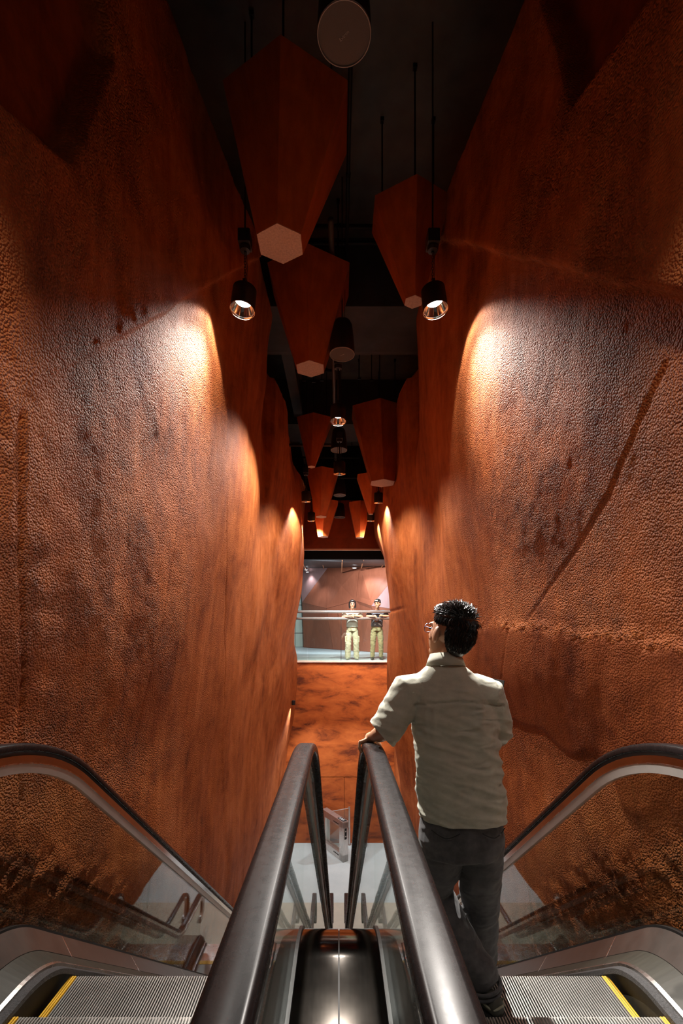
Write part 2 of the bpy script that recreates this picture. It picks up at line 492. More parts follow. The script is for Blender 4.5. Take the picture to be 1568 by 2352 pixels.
WR[2:8, 12] = [1.34, 1.28, 1.3, 1.34, 1.28, 1.18]
WR[2:8, 13] = [1.46, 1.4, 1.42, 1.46, 1.4, 1.3]
WR[2:8, 14] = [1.56, 1.52, 1.54, 1.58, 1.52, 1.42]

def cubic1(xc, F, x):
    """monotone-ish cubic (Catmull-Rom with finite differences) along axis 0 of F"""
    d = np.empty_like(F)
    h = np.diff(xc)
    s = np.diff(F, axis=0) / h.reshape(-1, *([1] * (F.ndim - 1)))
    d[1:-1] = (s[:-1] + s[1:]) / 2
    # limit overshoot
    same = (np.sign(s[:-1]) == np.sign(s[1:]))
    lim = 2.2 * np.minimum(np.abs(s[:-1]), np.abs(s[1:]))
    d[1:-1] = np.where(same, np.clip(d[1:-1], -lim, lim), 0.0)
    d[0], d[-1] = s[0], s[-1]
    i = np.clip(np.searchsorted(xc, x) - 1, 0, len(xc) - 2)
    hh = h[i]
    t = np.clip((x - xc[i]) / hh, 0, 1)
    sh = (-1, *([1] * (F.ndim - 1)))
    t = t.reshape(sh); hh = hh.reshape(sh)
    return ((2 * t**3 - 3 * t**2 + 1) * F[i] + (t**3 - 2 * t**2 + t) * hh * d[i] + (-2 * t**3 + 3 * t**2) * F[i + 1] + (t**3 - t**2) * hh * d[i + 1])

def smooth01(t):
    t = np.clip(t, 0, 1); return t * t * (3 - 2 * t)

def seg_dist(Y, Z, pts):
    best = np.full(Y.shape, 9.0)
    for (a, b), (c, d) in zip(pts[:-1], pts[1:]):
        vx, vz = c - a, d - b
        t = np.clip(((Y - a) * vx + (Z - b) * vz) / (vx * vx + vz * vz), 0, 1)
        best = np.minimum(best, np.hypot(Y - a - t * vx, Z - b - t * vz))
    return best

def inside_poly(Y, Z, poly):
    """signed distance, positive inside (convex, counter-clockwise)"""
    best = np.full(Y.shape, 9.0)
    n = len(poly)
    for i in range(n):
        a, b = poly[i]; c, d = poly[(i + 1) % n]
        ex, ez = c - a, d - b
        l = math.hypot(ex, ez)
        best = np.minimum(best, (ex * (Z - b) - ez * (Y - a)) / l)
    return best

def wall_field(side, Y, Z):
    T = WL if side < 0 else WR
    A = cubic1(YC, T.T.copy(), Y[:, 0])          # ny x nzc
    W = cubic1(ZC, A.T.copy(), Z[0, :]).T        # ny x nz
    sd = 11 if side < 0 else 53
    near = smooth01((6.5 - Y) / 4.0)
    W = W - 0.04 * fbm(Y * 0.75, Z * 0.6, 0 * Y + sd, 3, sd)
    # broad trowelled dents running down the wall
    W = W - 0.006 * fbm(Y * 2.2 + Z * 0.7, Z * 1.1 - Y * 0.5, 0 * Y + 4, 3, sd + 5)
    W = W - 0.0025 * near * fbm(Y * 9, Z * 9, 0 * Y + 2, 3, sd + 9)
    # rugged rock-like coat low down by the landing
    zl = np.interp(Y, [0, 2.0, 3.0, 4.5, 6.0], [-0.55, -0.75, -1.3, -2.6, -4.4])
    rug = smooth01((zl - Z) / 0.35) * smooth01((6.2 - Y) / 1.5)
    u1, u2 = Y * 0.85 + Z * 0.5, Z * 0.85 - Y * 0.5
    r1 = fbm(u1 * 9, u2 * 15, 0 * Y + 7, 5, sd + 21)
    r2 = 1 - np.abs(fbm(u1 * 5, u2 * 7, 0 * Y + 3, 4, sd + 33))
    r3 = np.abs(vnoise(Y * 27, Z * 27, 0 * Y + 5, sd + 41))
    W = W - rug * (0.024 * r1 + 0.022 * r2 + 0.02 * r3 - 0.015)
    grain = 0.4 + 0.6 * near + 0.0 * Z
    tone = 0.0 * Z
    grain = grain + 0.7 * rug
    # fold where the upper slab laps over the lower one
    zf = 4.27 + (Y - 5.4) * 0.967 if side < 0 else 4.14 + (Y - 4.97) * 0.91
    dz = Z - zf
    dz = dz + 0.02 * vnoise(Y * 3, Z * 3, 0 * Y, 77)
    lap = smooth01((dz + 0.03) / 0.06) * np.exp(-np.maximum(dz, 0) / 1.1) * smooth01((5.9 - Y) / 0.5) * (smooth01((Y - 2.0) / 1.2) if side < 0 else 1.0)
    W = W - (0.045 if side < 0 else 0.085) * lap
    # recessed smooth panels high up
    if side < 0:
        poly = [(0.6, 1.55), (2.25, 2.25), (2.62, 3.2), (2.1, 4.3), (0.6, 4.3)]
    else:
        poly = [(1.5, 2.62), (2.6, 2.92), (3.1, 4.25), (1.5, 4.25)]
    s = inside_poly(Y, Z, poly)
    rec = smooth01((s + 0.02) / 0.05)
    W = W + rec * 0.13
    grain = grain * (1 - 0.85 * rec)
    tone = np.maximum(tone, rec)
    # trowel joints
    grooves = ([[(2.08, 0.95), (2.18, 0.35), (2.34, -0.25), (2.44, -0.9)], [(4.25, 2.0), (3.9, 1.2), (3.75, 0.2), (3.6, -0.7)], [(5.1, 1.4), (5.6, 0.3), (6.1, -1.2), (6.9, -3.6)], [(5.3, 1.3), (5.0, 0.3), (4.9, -0.9)]]
               if side < 0 else [[(2.1, 1.2), (2.6, 0.75), (3.2, 0.4), (3.75, 0.05)], [(5.2, 2.4), (5.0, 1.2), (4.9, 0.1)], [(7.6, 3.4), (7.2, 2.2), (6.9, 1.6)], [(4.0, 0.0), (4.4, -0.7), (4.6, -1.4)]])
    depth = [0.0065, 0.006, 0.008, 0.005] if side > 0 else [0.009, 0.007, 0.009, 0.005]
    for g, dp in zip(grooves, depth):
        W = W + dp * np.exp(-(seg_dist(Y, Z, g) / 0.014) ** 2)
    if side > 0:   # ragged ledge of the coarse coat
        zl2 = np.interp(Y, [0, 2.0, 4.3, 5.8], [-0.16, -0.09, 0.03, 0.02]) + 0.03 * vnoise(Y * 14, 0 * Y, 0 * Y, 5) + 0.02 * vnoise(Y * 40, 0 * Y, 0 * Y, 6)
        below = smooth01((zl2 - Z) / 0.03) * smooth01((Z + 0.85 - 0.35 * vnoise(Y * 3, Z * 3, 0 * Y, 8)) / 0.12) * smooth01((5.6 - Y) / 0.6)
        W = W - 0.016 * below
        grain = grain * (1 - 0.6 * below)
        tone = np.maximum(tone, 0.8 * below)  # shade below the ledge painted as a darker tone
        crumb = np.exp(-((Z - zl2 - 0.012) / 0.02) ** 2) * smooth01((5.2 - Y) / 0.6)
        W = W - crumb * 0.014 * (1 + vnoise(Y * 45, Z * 45, 0 * Y, 18))
    # horizontal joint by the portal on the right
    if side > 0:
        W = W + 0.03 * np.exp(-((Z - 0.42) / 0.03) ** 2) * smooth01((Y - 9.0) / 1.0)
    return W, grain, tone

def build_wall(side, name, label_):
    ys = np.concatenate([np.arange(-0.6, 6.0, 0.0185), np.arange(6.0, 14.001, 0.05)])
    nz = 520
    zt = np.where(ys < 7.95, 4.42, np.where(ys < 10.9, 4.3, 3.9))
    zt = zt + 0.02 * vnoise(ys * 9, 0 * ys, 0 * ys, 3) + 0.012 * vnoise(ys * 33, 0 * ys, 0 * ys, 4)
    t = np.linspace(0, 1, nz)
    zref = -6.5 + (4.42 + 6.5) * t
    Yg, Zg = np.meshgrid(ys, zref, indexing='ij')
    W, grain, tone = wall_field(side, Yg, Zg)
    # lower the top of the far slabs
    Zg = np.minimum(Zg, zt[:, None] + 0 * Zg)
    X = side * W
    # lip: two rows rolling outwards over the top
    lipx = np.stack([X[:, -1] + side * 0.035, X[:, -1] + side * 0.1, X[:, -1] + side * 0.35], 1)
    lipz = np.stack([zt + 0.012, zt - 0.004, zt - 0.3], 1)
    X = np.concatenate([X, lipx], 1)
    Zg = np.concatenate([Zg, lipz], 1)
    Yg = np.concatenate([Yg, np.repeat(Yg[:, -1:], 3, 1)], 1)
    grain = np.concatenate([grain, np.repeat(grain[:, -1:], 3, 1)], 1)
    tone = np.concatenate([tone, np.repeat(tone[:, -1:], 3, 1)], 1)
    ny, nzz = X.shape
    co = np.stack([X, Yg, Zg], -1).reshape(-1, 3)
    idx = np.arange(ny * nzz).reshape(ny, nzz)
    q = np.stack([idx[:-1, :-1], idx[1:, :-1], idx[1:, 1:], idx[:-1, 1:]], -1).reshape(-1, 4)
    if side > 0: q = q[:, ::-1]
    me = bpy.data.meshes.new(name)
    me.vertices.add(len(co)); me.vertices.foreach_set('co', co.ravel())
    me.loops.add(q.size); me.loops.foreach_set('vertex_index', q.ravel().astype(np.int32))
    me.polygons.add(len(q)); me.polygons.foreach_set('loop_start', np.arange(0, q.size, 4, dtype=np.int32))
    me.update(calc_edges=True)
    at = me.attributes.new('grain', 'FLOAT', 'POINT')
    at.data.foreach_set('value', grain.ravel().astype(np.float32))
    at = me.attributes.new('panel_and_shade_tint', 'FLOAT', 'POINT')
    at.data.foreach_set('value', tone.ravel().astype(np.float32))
    o = link(name, me, M['stucco'], None, True)
    return setp(o, label_, 'wall', None, 'structure')

build_wall(-1, 'wall_left', 'rough orange clay canyon wall left of the escalators')
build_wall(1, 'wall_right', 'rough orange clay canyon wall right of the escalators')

# ------------------------------------------------------------------ rest of the shell
D = 14.0          # plane of the portal and balcony front
SLAB = -0.94
FLOOR = -6.4
def struct(name, bm, mat, label_, cat, parent=None):
    o = bobj(name, bm, mat, parent)
    return setp(o, label_, cat, None, 'structure')

bm = bmesh.new(); box(bm, -3, 3, 10.95, 15.5, FLOOR - 0.1, FLOOR)
struct('floor', bm, M['floor'], 'pale grey carpeted floor of the lower hall', 'floor')
bm = bmesh.new(); box(bm, -3, 3, 9.25, 10.95, FLOOR - 0.1, FLOOR)
struct('floor_stone_band', bm, M['beige'], 'beige stone floor band at the foot of the escalators', 'floor')
bm = bmesh.new(); box(bm, -3, 3, -3, 9.25, FLOOR - 1.1, FLOOR - 1.0)
struct('floor_pit', bm, M['dark'], 'dark pit floor under the escalators', 'floor')
bm = bmesh.new(); box(bm, -4, 4, -6, 0.55, -1.62, -1.505)
struct('floor_landing', bm, M['landing'], 'grey floor of the upper landing', 'floor')
bm = bmesh.new(); box(bm, -5, 5, -6.2, 14.6, 5.6, 5.75)
struct('ceiling', bm, M['ceil'], 'black painted ceiling high above the escalators', 'ceiling')
bm = bmesh.new(); box(bm, -4, 4, -6.2, -6, -1.6, 5.6)
struct('wall_rear', bm, M['rear'], 'dark wall at the back of the landing', 'wall')
for s, nm in ((-1, 'left'), (1, 'right')):
    bm = bmesh.new(); box(bm, min(s * 4, s * 4.2), max(s * 4, s * 4.2), -6.2, -0.6, -1.6, 5.6)
    struct('wall_landing_' + nm, bm, M['rear'], nm + ' side wall of the upper landing', 'wall')
    bm = bmesh.new(); box(bm, min(s * 1.5, s * 4.2), max(s * 1.5, s * 4.2), -0.75, -0.6, -1.6, 5.6)
    struct('wall_return_' + nm, bm, M['rear'], nm + ' return wall where landing meets canyon', 'wall')
    bm = bmesh.new(); box(bm, min(s * 3.0, s * 3.1), max(s * 3.0, s * 3.1), -0.6, 14.6, -6.5, 5.6)
    struct('wall_outer_' + nm, bm, M['black'], 'dark outer shell behind the ' + nm + ' canyon wall', 'wall')
# ceiling beams
for i, (y0, y1, zb) in enumerate(((2.2, 2.9, 5.1), (6.7, 7.8, 4.62), (10.5, 11.5, 4.6))):
    bm = bmesh.new(); box(bm, -3, 3, y0, y1, zb, 5.6)
    struct('trim_beam_%d' % (i + 1), bm, M['beam'], ['dark beam over the top of the escalators', 'dark beam above the second grey speaker', 'dark beam above the third grey speaker'][i], 'beam')
bm = bmesh.new()
box(bm, -2.2, 2.2, 7.8, 7.95, 4.66, 5.1)
struct('trim_beam_4', bm, plain('grey_concrete_ledge', (0.07, 0.07, 0.066), 0.8, 0, 0.3, 3), 'grey concrete ledge on the far side of the middle beam', 'beam')

# portal wall: panels with recessed joints
wb = empty('wall_back', (0, D, FLOOR))
setp(wb, 'rust orange end wall below and above the gallery opening', 'wall', None, 'structure')
def wbpanel(x0, x1, z0, z1, mat, t=0.12, nm='panel'):
    bm = bmesh.new(); box(bm, x0, x1, 0.0, t, z0 - FLOOR, z1 - FLOOR, 0.004)
    return bobj(nm, bm, mat, wb)
wbpanel(-2.6, 2.6, -4.42, SLAB - 0.06, M['lowwall'])
wbpanel(-2.6, 0.155, FLOOR, -4.44, M['lowwall'])
wbpanel(0.165, 2.6, FLOOR, -4.44, M['lowwall'])
wbpanel(-2.6, 2.6, 2.4, 3.85, M['portal'], 0.3, 'header_panel')
bm = bmesh.new(); box(bm, -2.6, 2.6, 0.05, 0.2, 0, SLAB - FLOOR - 0.1); bobj('backing', bm, M['black'], wb)
bm = bmesh.new(); box(bm, -2.6, 2.6, -0.03, 0.02, 2.345 - FLOOR, 2.4 - FLOOR, 0.004); bobj('lintel_trim', bm, M['lintel'], wb)
bm = bmesh.new(); box(bm, -2.6, 2.6, 0.31, 1.5, 2.56 - FLOOR, 2.6 - FLOOR); box(bm, -2.6, 2.6, 1.3, 1.5, 2.29 - FLOOR, 2.56 - FLOOR); bobj('shutter_housing', bm, M['black'], wb)
bm = bmesh.new(); box(bm, -2.6, 2.6, -0.05, 0.1, SLAB - FLOOR - 0.055, SLAB - FLOOR, 0.004); bobj('slab_edge_trim', bm, M['lintel'], wb)
bm = bmesh.new(); box(bm, -2.6, 2.6, 0.3, 0.34, 3.85 - FLOOR, 5.6 - FLOOR); bobj('upper_void', bm, M['black'], wb)

# gallery beyond the balcony
bm = bmesh.new(); prism(bm, [(-5, 14.1), (5, 14.1), (5, 26.5), (-5, 26.5)], 'z', SLAB - 0.2, SLAB)
struct('floor_gallery', bm, M['gfloor'], 'pale blue floor of the gallery behind the balcony rail', 'floor')
GL, GR = Vector((-1.8, 24.0)), Vector((2.7, 17.2))
def gpt(u, v, off=0.0):
    p = GL.lerp(GR, u)
    nrm = Vector((-(GR - GL).y, (GR - GL).x)).normalized()
    if nrm.y > 0: nrm = -nrm
    p = p + nrm * off
    zt = 3.1 + (2.33 - 3.1) * u
    return Vector((p.x, p.y, SLAB + (zt - SLAB) * v))
gw = empty('wall_gallery', (0.4, 20.5, SLAB))
setp(gw, 'folded rust brown panel wall at the back of the gallery', 'wall', None, 'structure')
GP = dict(P0=(0, 0, 0), P1=(.35, 0, .05), P2=(.6, 0, 0), P3=(1, 0, 0), Q0=(0, .57, 0.1), Q1=(.34, .5, .35), Q2=(.57, .6, 0.05), Q3=(.76, .54, .4), Q4=(.93, .5, .12), Q5=(1, .55, .05),
          T0=(0, 1, .25), T1=(.28, 1, 0), T2=(.63, 1, .2), T3=(.94, 1, 0), T4=(1, 1, .1))
for names, mt in ((('P0', 'P1', 'Q1', 'Q0'), 'facet'), (('P1', 'P2', 'Q2', 'Q1'), 'facet'), (('P2', 'P3', 'Q4', 'Q3', 'Q2'), 'facet'), (('P3', 'Q5', 'Q4'), 'facet'), (('Q0', 'T1', 'T0'), 'facetpale'),
                  (('Q0', 'Q1', 'T1'), 'facet'), (('Q1', 'Q2', 'T2', 'T1'), 'facet'), (('Q2', 'Q3', 'T3', 'T2'), 'facet'), (('Q3', 'Q4', 'T3'), 'facetpale'), (('Q4', 'Q5', 'T4', 'T3'), 'facet')):
    pts = [gpt(*GP[n]) - gw.location for n in names]
    c = sum(pts, Vector()) / len(pts)
    pts = [c + (p - c) * 0.994 for p in pts]
    bm = bmesh.new()
    A = [bm.verts.new(p) for p in pts]; B = [bm.verts.new(p + Vector((0.03, 0.05, 0))) for p in pts]
    cA = bm.verts.new(c)
    n = len(A)
    for i in range(n):
        bm.faces.new((A[i], A[(i + 1) % n], cA)); bm.faces.new((A[i], B[i], B[(i + 1) % n], A[(i + 1) % n]))
    bm.faces.new(B[::-1])
    bobj('facet_panel', bm, M[mt], gw)
# tiled side wall at the far left of the gallery
tw = empty('wall_gallery_left', (-2.6, 24.6, SLAB)); setp(tw, 'pale green tiled wall at the left end of the gallery', 'wall', None, 'structure')
bm = bmesh.new(); box(bm, -1.6, 0.95, 0.03, 0.15, 0, 3.0); bobj('backing', bm, M['joint'], tw)
tb = bmesh.new(); box(tb, 0.01, 0.61, 0, 0.03, 0.01, 0.71, 0.004)
t0 = bobj('tile', tb, M['tile'], tw)
first = True
for i in range(4):
    for k in range(4):
        if first: first = False; t0.location = (-1.55, 0, 0); continue
        t = t0.copy(); COL.objects.link(t); t.parent = tw; t.location = (-1.55 + i * 0.62, 0, k * 0.74)
bm = bmesh.new(); box(bm, -1.6, 0.95, -0.02, 0.15, 3.0, 4.4); bobj('bulkhead', bm, M['facet'], tw)
# gallery ceiling follows the panel wall's top
bm = bmesh.new()
zc = lambda u: 3.1 + (2.33 - 3.1) * u
pts = [(-5, 15.5, 2.5), (5, 15.5, 2.36), (5, 18, 2.31), (2.75, 17.3, 2.33), (-1.75, 24.1, 3.1), (-2.2, 26, 3.3), (-5, 26, 3.3)]
A = [bm.verts.new(p) for p in pts]; B = [bm.verts.new((p[0], p[1], p[2] + 0.1)) for p in pts]
bmesh.ops.triangulate(bm, faces=[bm.faces.new(A)]); bmesh.ops.triangulate(bm, faces=[bm.faces.new(B[::-1])])
cg = struct('ceiling_gallery', bm, M['gceil'], 'dark panelled ceiling of the gallery', 'ceiling')
for x, xr in ((-1.35, -1.6), (-0.62, -0.7), (0.12, 0.12), (0.85, 0.9), (1.6, 1.7)):
    bm = bmesh.new()
    y1 = 23.0 if x < -1 else (22.0 if x < -.3 else (20.5 if x < .5 else 18.8))
    def zcl(xx, yy):
        t = (yy - 14.3) / 9.8
        return 2.40 + 0.0 * xx + max(0, t) * (0.62 if xx < 0 else 0.25)
    limb(bm, [((x, 15.6, zcl(x, 15.6) - 0.03), 0.022), ((xr, y1, zcl(xr, y1) - 0.06), 0.022)], 6)
    o = bobj('ceiling_strip', bm, M['gstrip'], cg)
# ------------------------------------------------------------------ lamps
def spot(name, parent, loc, direction, power, size_deg, blend, radius=0.05, col=LAMP_COL):
    l = bpy.data.lights.new(name, 'SPOT')
    l.energy = power; l.spot_size = math.radians(size_deg); l.spot_blend = blend; l.shadow_soft_size = radius; l.color = col
    o = bpy.data.objects.new(name, l); COL.objects.link(o)
    o.parent = parent; o.location = loc
    o.rotation_euler = Vector(direction).to_track_quat('-Z', 'Y').to_euler()
    return o

def pendant_lamp(loc, label_, axis, glow, r=0.105, top=None, chain=False, group='black pendant lamps'):
    """loc = centre of the reflector mouth; axis = direction the mouth faces"""
    t = empty('pendant_lamp', loc)
    setp(t, label_, 'lamp', group)
    ax = Vector(axis).normalized()
    R = (-ax).to_track_quat('Z', 'Y').to_matrix().to_4x4()      # local +z points back into the housing
    bm = bmesh.new()
    lathe(bm, [(r * 0.93, 0.012), (r * 0.98, 0.06), (r * 0.96, 0.2), (r * 0.8, 0.215)], 32, mat=R, cap0=False)
    bobj('housing', bm, M['blackmetal'], t, True)
    bm = bmesh.new()
    lathe(bm, [(r, -0.004), (r * 1.02, 0.004), (r * 0.97, 0.006), (r * 0.9, 0.022), (r * 0.62, 0.085), (r * 0.5, 0.095)], 40, mat=R, cap0=False, cap1=False)
    bobj('reflector', bm, M['chrome'], t, True)
    bm = bmesh.new()
    lathe(bm, [(r * 0.56, 0.082), (r * 0.3, 0.075)], 24, mat=R)
    bobj('light_source', bm, M[glow], t)
    topz = (top if top is not None else 1.0)
    hk = R @ Vector((0, 0, 0.215))
    bm = bmesh.new()
    lathe(bm, [(0.02, 0.21), (0.028, 0.225), (0.028, 0.25), (0.012, 0.262)], 12, mat=R)
    box(bm, hk.x - 0.012, hk.x + 0.012, hk.y - 0.05, hk.y + 0.05, hk.z + 0.02, hk.z + 0.06)
    bobj('yoke', bm, M['blackmetal'], t)
    bm = bmesh.new()
    if chain:
        z = hk.z + 0.03; k = 0
        while z < topz - 0.02:
            bmesh.ops.create_circle(bm, segments=3, radius=0.001, matrix=Matrix.Translation((hk.x, hk.y, z)))
            pts = []
            for q in range(8):
                a = 2 * math.pi * q / 8
                p = Vector((0.009 * math.cos(a), 0, 0.017 * math.sin(a)))
                if k % 2: p = Vector((0, p.x, p.z))
                pts.append((Vector((hk.x, hk.y, z)) + p, 0.0032))
            limb(bm, pts, 5, closed=True)
            z += 0.026; k += 1
        limb(bm, [((hk.x + 0.012, hk.y, hk.z + 0.02), 0.003), ((hk.x + 0.02, hk.y, (hk.z + topz) / 2), 0.003), ((hk.x + 0.01, hk.y, topz), 0.003)], 5)
        bobj('chain', bm, M['blackmetal'], t)
    else:
        rod(bm, hk + Vector((0, 0, 0.05)), (hk.x, hk.y, topz), 0.012)
        rod(bm, (hk.x + 0.04, hk.y, hk.z + 0.02), (hk.x + 0.025, hk.y, topz), 0.004)
        rod(bm, (hk.x - 0.04, hk.y, hk.z + 0.02), (hk.x - 0.025, hk.y, topz), 0.004)
        bobj('stem', bm, M['blackmetal'], t)
    bm = bmesh.new()
    box(bm, hk.x - 0.055, hk.x + 0.055, hk.y - 0.07, hk.y + 0.07, topz, topz + 0.12, 0.008)
    lathe(bm, [(0.02, -0.045), (0.045, -0.04), (0.052, -0.015), (0.052, 0.0)], 20, c=(hk.x, hk.y, topz))
    lathe(bm, [(0.012, -0.06), (0.012, 0.0)], 10, c=(hk.x, hk.y, topz))
    rod(bm, (hk.x, hk.y, topz + 0.12), (hk.x, hk.y, 5.6 - loc[2]), 0.008)
    bobj('mount_box', bm, M['blackmetal'], t)
    return t

lamps = []
A = pendant_lamp((-0.887, 4.3, 2.93), 'brightly lit black pendant lamp on a chain near the left wall, nearest', (-0.1, -0.1, -1), 'lampglow', r=0.114, top=0.6, chain=True)
B = pendant_lamp((0.887, 4.3, 2.93), 'brightly lit black pendant lamp on a chain near the right wall, nearest', (0.1, -0.1, -1), 'lampglow', r=0.114, top=0.6, chain=True)
for s_, o_ in ((-1, A), (1, B)):
    spot('spot_light', o_, (0, 0, -0.02), (s_ * 0.45, -0.15, -1), P_FRONT * 0.18, 97, 0.22, 0.03)
    spot('spot_light', o_, (0, 0, -0.02), (s_ * 0.36, -0.8, -1.75), P_FRONT * 1.1, 60, 1.0, 0.03)
    spot('spot_light', o_, (0, 0, -0.02), (s_ * 0.16, -0.36, -1), P_FRONT * 1.1, 76, 1.0, 0.03)
    spot('spot_light', o_, (0, 0, -0.02), (0.5 - s_ * 0.887, -2.3, -3.3), P_FRONT * 6.5, 32, 0.7, 0.03)
C = pendant_lamp((-0.01, 6.2, 2.75), 'lit black pendant lamp in the middle, above the third speaker', (0, -0.12, -1), 'lampglow', top=0.75)
spot('spot_light', C, (0, -0.01, -0.02), (-0.22, -0.08, -1), P_MID * 1.5, 132, 0.5)
Dl = pendant_lamp((0.01, 8.3, 2.75), 'black pendant lamp in the middle, between third and fourth speakers', (0, 0.1, -1), 'lampdim', top=0.6)
spot('spot_light', Dl, (0, 0.01, -0.02), (0, 0.12, -1), P_MID * 1.0, 138, 0.5)
for (x, y, lab) in ((-0.71, 10.1, 'small black pendant lamp left of the dark hexagonal lantern'), (0.86, 10.2, 'small black pendant lamp by the right wall, higher of two'),
                    (-0.70, 11.9, 'small black pendant lamp farthest back on the left'), (0.81, 11.9, 'small black pendant lamp farthest back on the right')):
    E = pendant_lamp((x, y, 2.75), lab, (0, 0.12, -1), 'lampdim', r=0.1, top=0.6)
    s = 1 if x > 0 else -1
    spot('spot_light', E, (0, 0.0, -0.02), (s * 0.12, 0.25, -1), P_FAR, 125, 0.35)
    if y > 11: spot('spot_light', E, (0, 0.0, -0.02), (-s * 0.1 + 0.2, 0.95, -1), P_FAR * 5.0, 56, 0.8)
# unseen pair of lamps added above the viewer to light the near walls
for x in (-0.85, 0.85):
    E = pendant_lamp((x, 0.7, 2.5), 'added unseen pendant lamp over the top of the %s escalator' % ('left' if x < 0 else 'right'), (0, 0.1, -1), 'lampglow', top=0.6, chain=True)
    spot('spot_light', E, (0, 0.0, -0.02), (x * 0.62, 0.42, -1), P_OVER * 1.5, 66, 1.0)

# gallery downlights
def downlight(loc, label_, power, glow='downglow', cone=120, col=COOL, r=0.09, d=(0, 0, -1)):
    t = empty('recessed_downlight', loc); setp(t, label_, 'lamp', 'recessed downlights')
    bm = bmesh.new(); lathe(bm, [(r, 0.0), (r, -0.02), (r * 0.8, -0.022), (r * 0.78, 0.0)], 24, cap0=False, cap1=False); bobj('trim_ring', bm, M['rim'], t)
    bm = bmesh.new(); lathe(bm, [(r * 0.79, -0.004), (r * 0.3, -0.010)], 24); bobj('light_source', bm, M[glow], t)
    spot('spot_light', t, (0, 0, -0.05), d, power, cone, 0.6, 0.08, col)
downlight((0.62, 18.6, 2.44), 'recessed round downlight right of centre in the gallery ceiling', P_GALLERY * 0.3, cone=150)
downlight((-1.5, 21.5, 2.74), 'recessed round downlight far left, upper of two', P_GALLERY * 0.2)
downlight((-1.55, 23.0, 2.82), 'recessed round downlight far left, lower of two', P_GALLERY * 0.12)
downlight((-0.6, 15.66, 2.42), 'added downlight hidden behind the lintel on the left', P_GALLERY * 3.0, cone=100, d=(0.1, 1, -0.3))  # unseen lamp added to light the gallery wall
downlight((1.2, 15.66, 2.4), 'added downlight hidden behind the lintel on the right', P_GALLERY * 0.8, cone=120, d=(-0.35, 1, -0.35))  # second added lamp, also out of view
# landing downlights behind the viewer
for x in (-1.8, 0.0, 1.8):
    downlight((x, -2.6, 5.58), 'recessed downlight over the upper landing, ' + {-1.8: 'left', 0.0: 'middle', 1.8: 'right'}[x], P_LANDING, col=LAMP_COL, cone=130)

# ------------------------------------------------------------------ hanging hexagonal lanterns
def hex_lantern(ct, zt, rt, cb, zb, rb, label_, rot=0.0):
    t = empty('hexagonal_lantern', (cb[0], cb[1], zb)); setp(t, label_, 'lantern', 'hanging hexagonal lanterns')
    def ring(c, r, z, n=6):
        return [Vector((c[0] + r * math.sin(rot + k * math.pi / 3), c[1] - r * math.cos(rot + k * math.pi / 3), z)) - t.location for k in range(n)]
    tp, bt = ring(ct, rt, zt), ring(cb, rb, zb)
    ctr_t = sum(tp, Vector()) / 6; ctr_b = sum(bt, Vector()) / 6
    for k in range(6):
        k2 = (k + 1) % 6
        bm = bmesh.new()
        q = [bt[k], bt[k2], tp[k2], tp[k]]
        nrm = (q[1] - q[0]).cross(q[3] - q[0]).normalized()
        # slight inset so neighbouring plates meet in a shadow line
        c = sum(q, Vector()) / 4
        q = [p + (c - p) * 0.004 for p in q]
        inn = [p - nrm * 0.018 for p in q] if nrm.dot(c - (ctr_t + ctr_b) / 2) > 0 else [p + nrm * 0.018 for p in q]
        A = [bm.verts.new(p) for p in q]; Bv = [bm.verts.new(p) for p in inn]
        bm.faces.new(A); bm.faces.new(Bv[::-1])
        for i in range(4): bm.faces.new((A[i], Bv[i], Bv[(i + 1) % 4], A[(i + 1) % 4]))
        bobj('side_panel', bm, M['panel'], t)
    bm = bmesh.new()
    A = [bm.verts.new(p + (ctr_b - p) * 0.01 + Vector((0, 0, -0.002))) for p in bt]; Bv = [bm.verts.new(p + (ctr_b - p) * 0.05 + Vector((0, 0, 0.03))) for p in bt]
    bm.faces.new(A); bm.faces.new(Bv[::-1])
    for i in range(6): bm.faces.new((A[i], Bv[i], Bv[(i + 1) % 6], A[(i + 1) % 6]))
    bobj('base_plate', bm, M['hexbase'], t)
    bm = bmesh.new()
    A = [bm.verts.new(p + (ctr_t - p) * 0.02) for p in tp]; Bv = [bm.verts.new(p + (ctr_t - p) * 0.02 + Vector((0, 0, -0.02))) for p in tp]
    bm.faces.new(A); bm.faces.new(Bv[::-1])
    for i in range(6): bm.faces.new((A[i], Bv[i], Bv[(i + 1) % 6], A[(i + 1) % 6]))
    bobj('top_plate', bm, M['panel'], t)
    for k in (0, 2, 4):
        p = ctr_t.lerp(tp[k], 0.72)
        bm = bmesh.new(); rod(bm, p, (p.x, p.y, 5.6 - zb), 0.009, 6)
        box(bm, p.x - 0.02, p.x + 0.02, p.y - 0.02, p.y + 0.02, 5.56 - zb, 5.6 - zb)
        bobj('hanger_rod', bm, M['rod'], t)
    return t
hex_lantern((-.43, 4.04), 4.4, .58, (-.505, 4.04), 3.32, .215, 'largest hexagonal lantern, nearest, hanging top left of centre')
hex_lantern((-.365, 5.9), 4.4, .57, (-.36, 5.9), 3.28, .195, 'hexagonal lantern hanging just behind the largest one')
hex_lantern((.755, 4.97), 4.4, .45, (.79, 4.95), 3.46, .105, 'pointed hexagonal lantern beside the right bright lamp')
hex_lantern((.79, 9.5), 4.4, .6, (.885, 9.5), 2.96, .27, 'hexagonal lantern in mid distance by the right wall')
hex_lantern((-.52, 9.9), 4.4, .41, (-.58, 9.9), 3.43, .085, 'slender pointed hexagonal lantern left of the lit middle lamp')
hex_lantern((-.39, 11.05), 3.7, .43, (-.42, 11.05), 2.65, .14, 'dark hexagonal lantern below the slender pointed one')
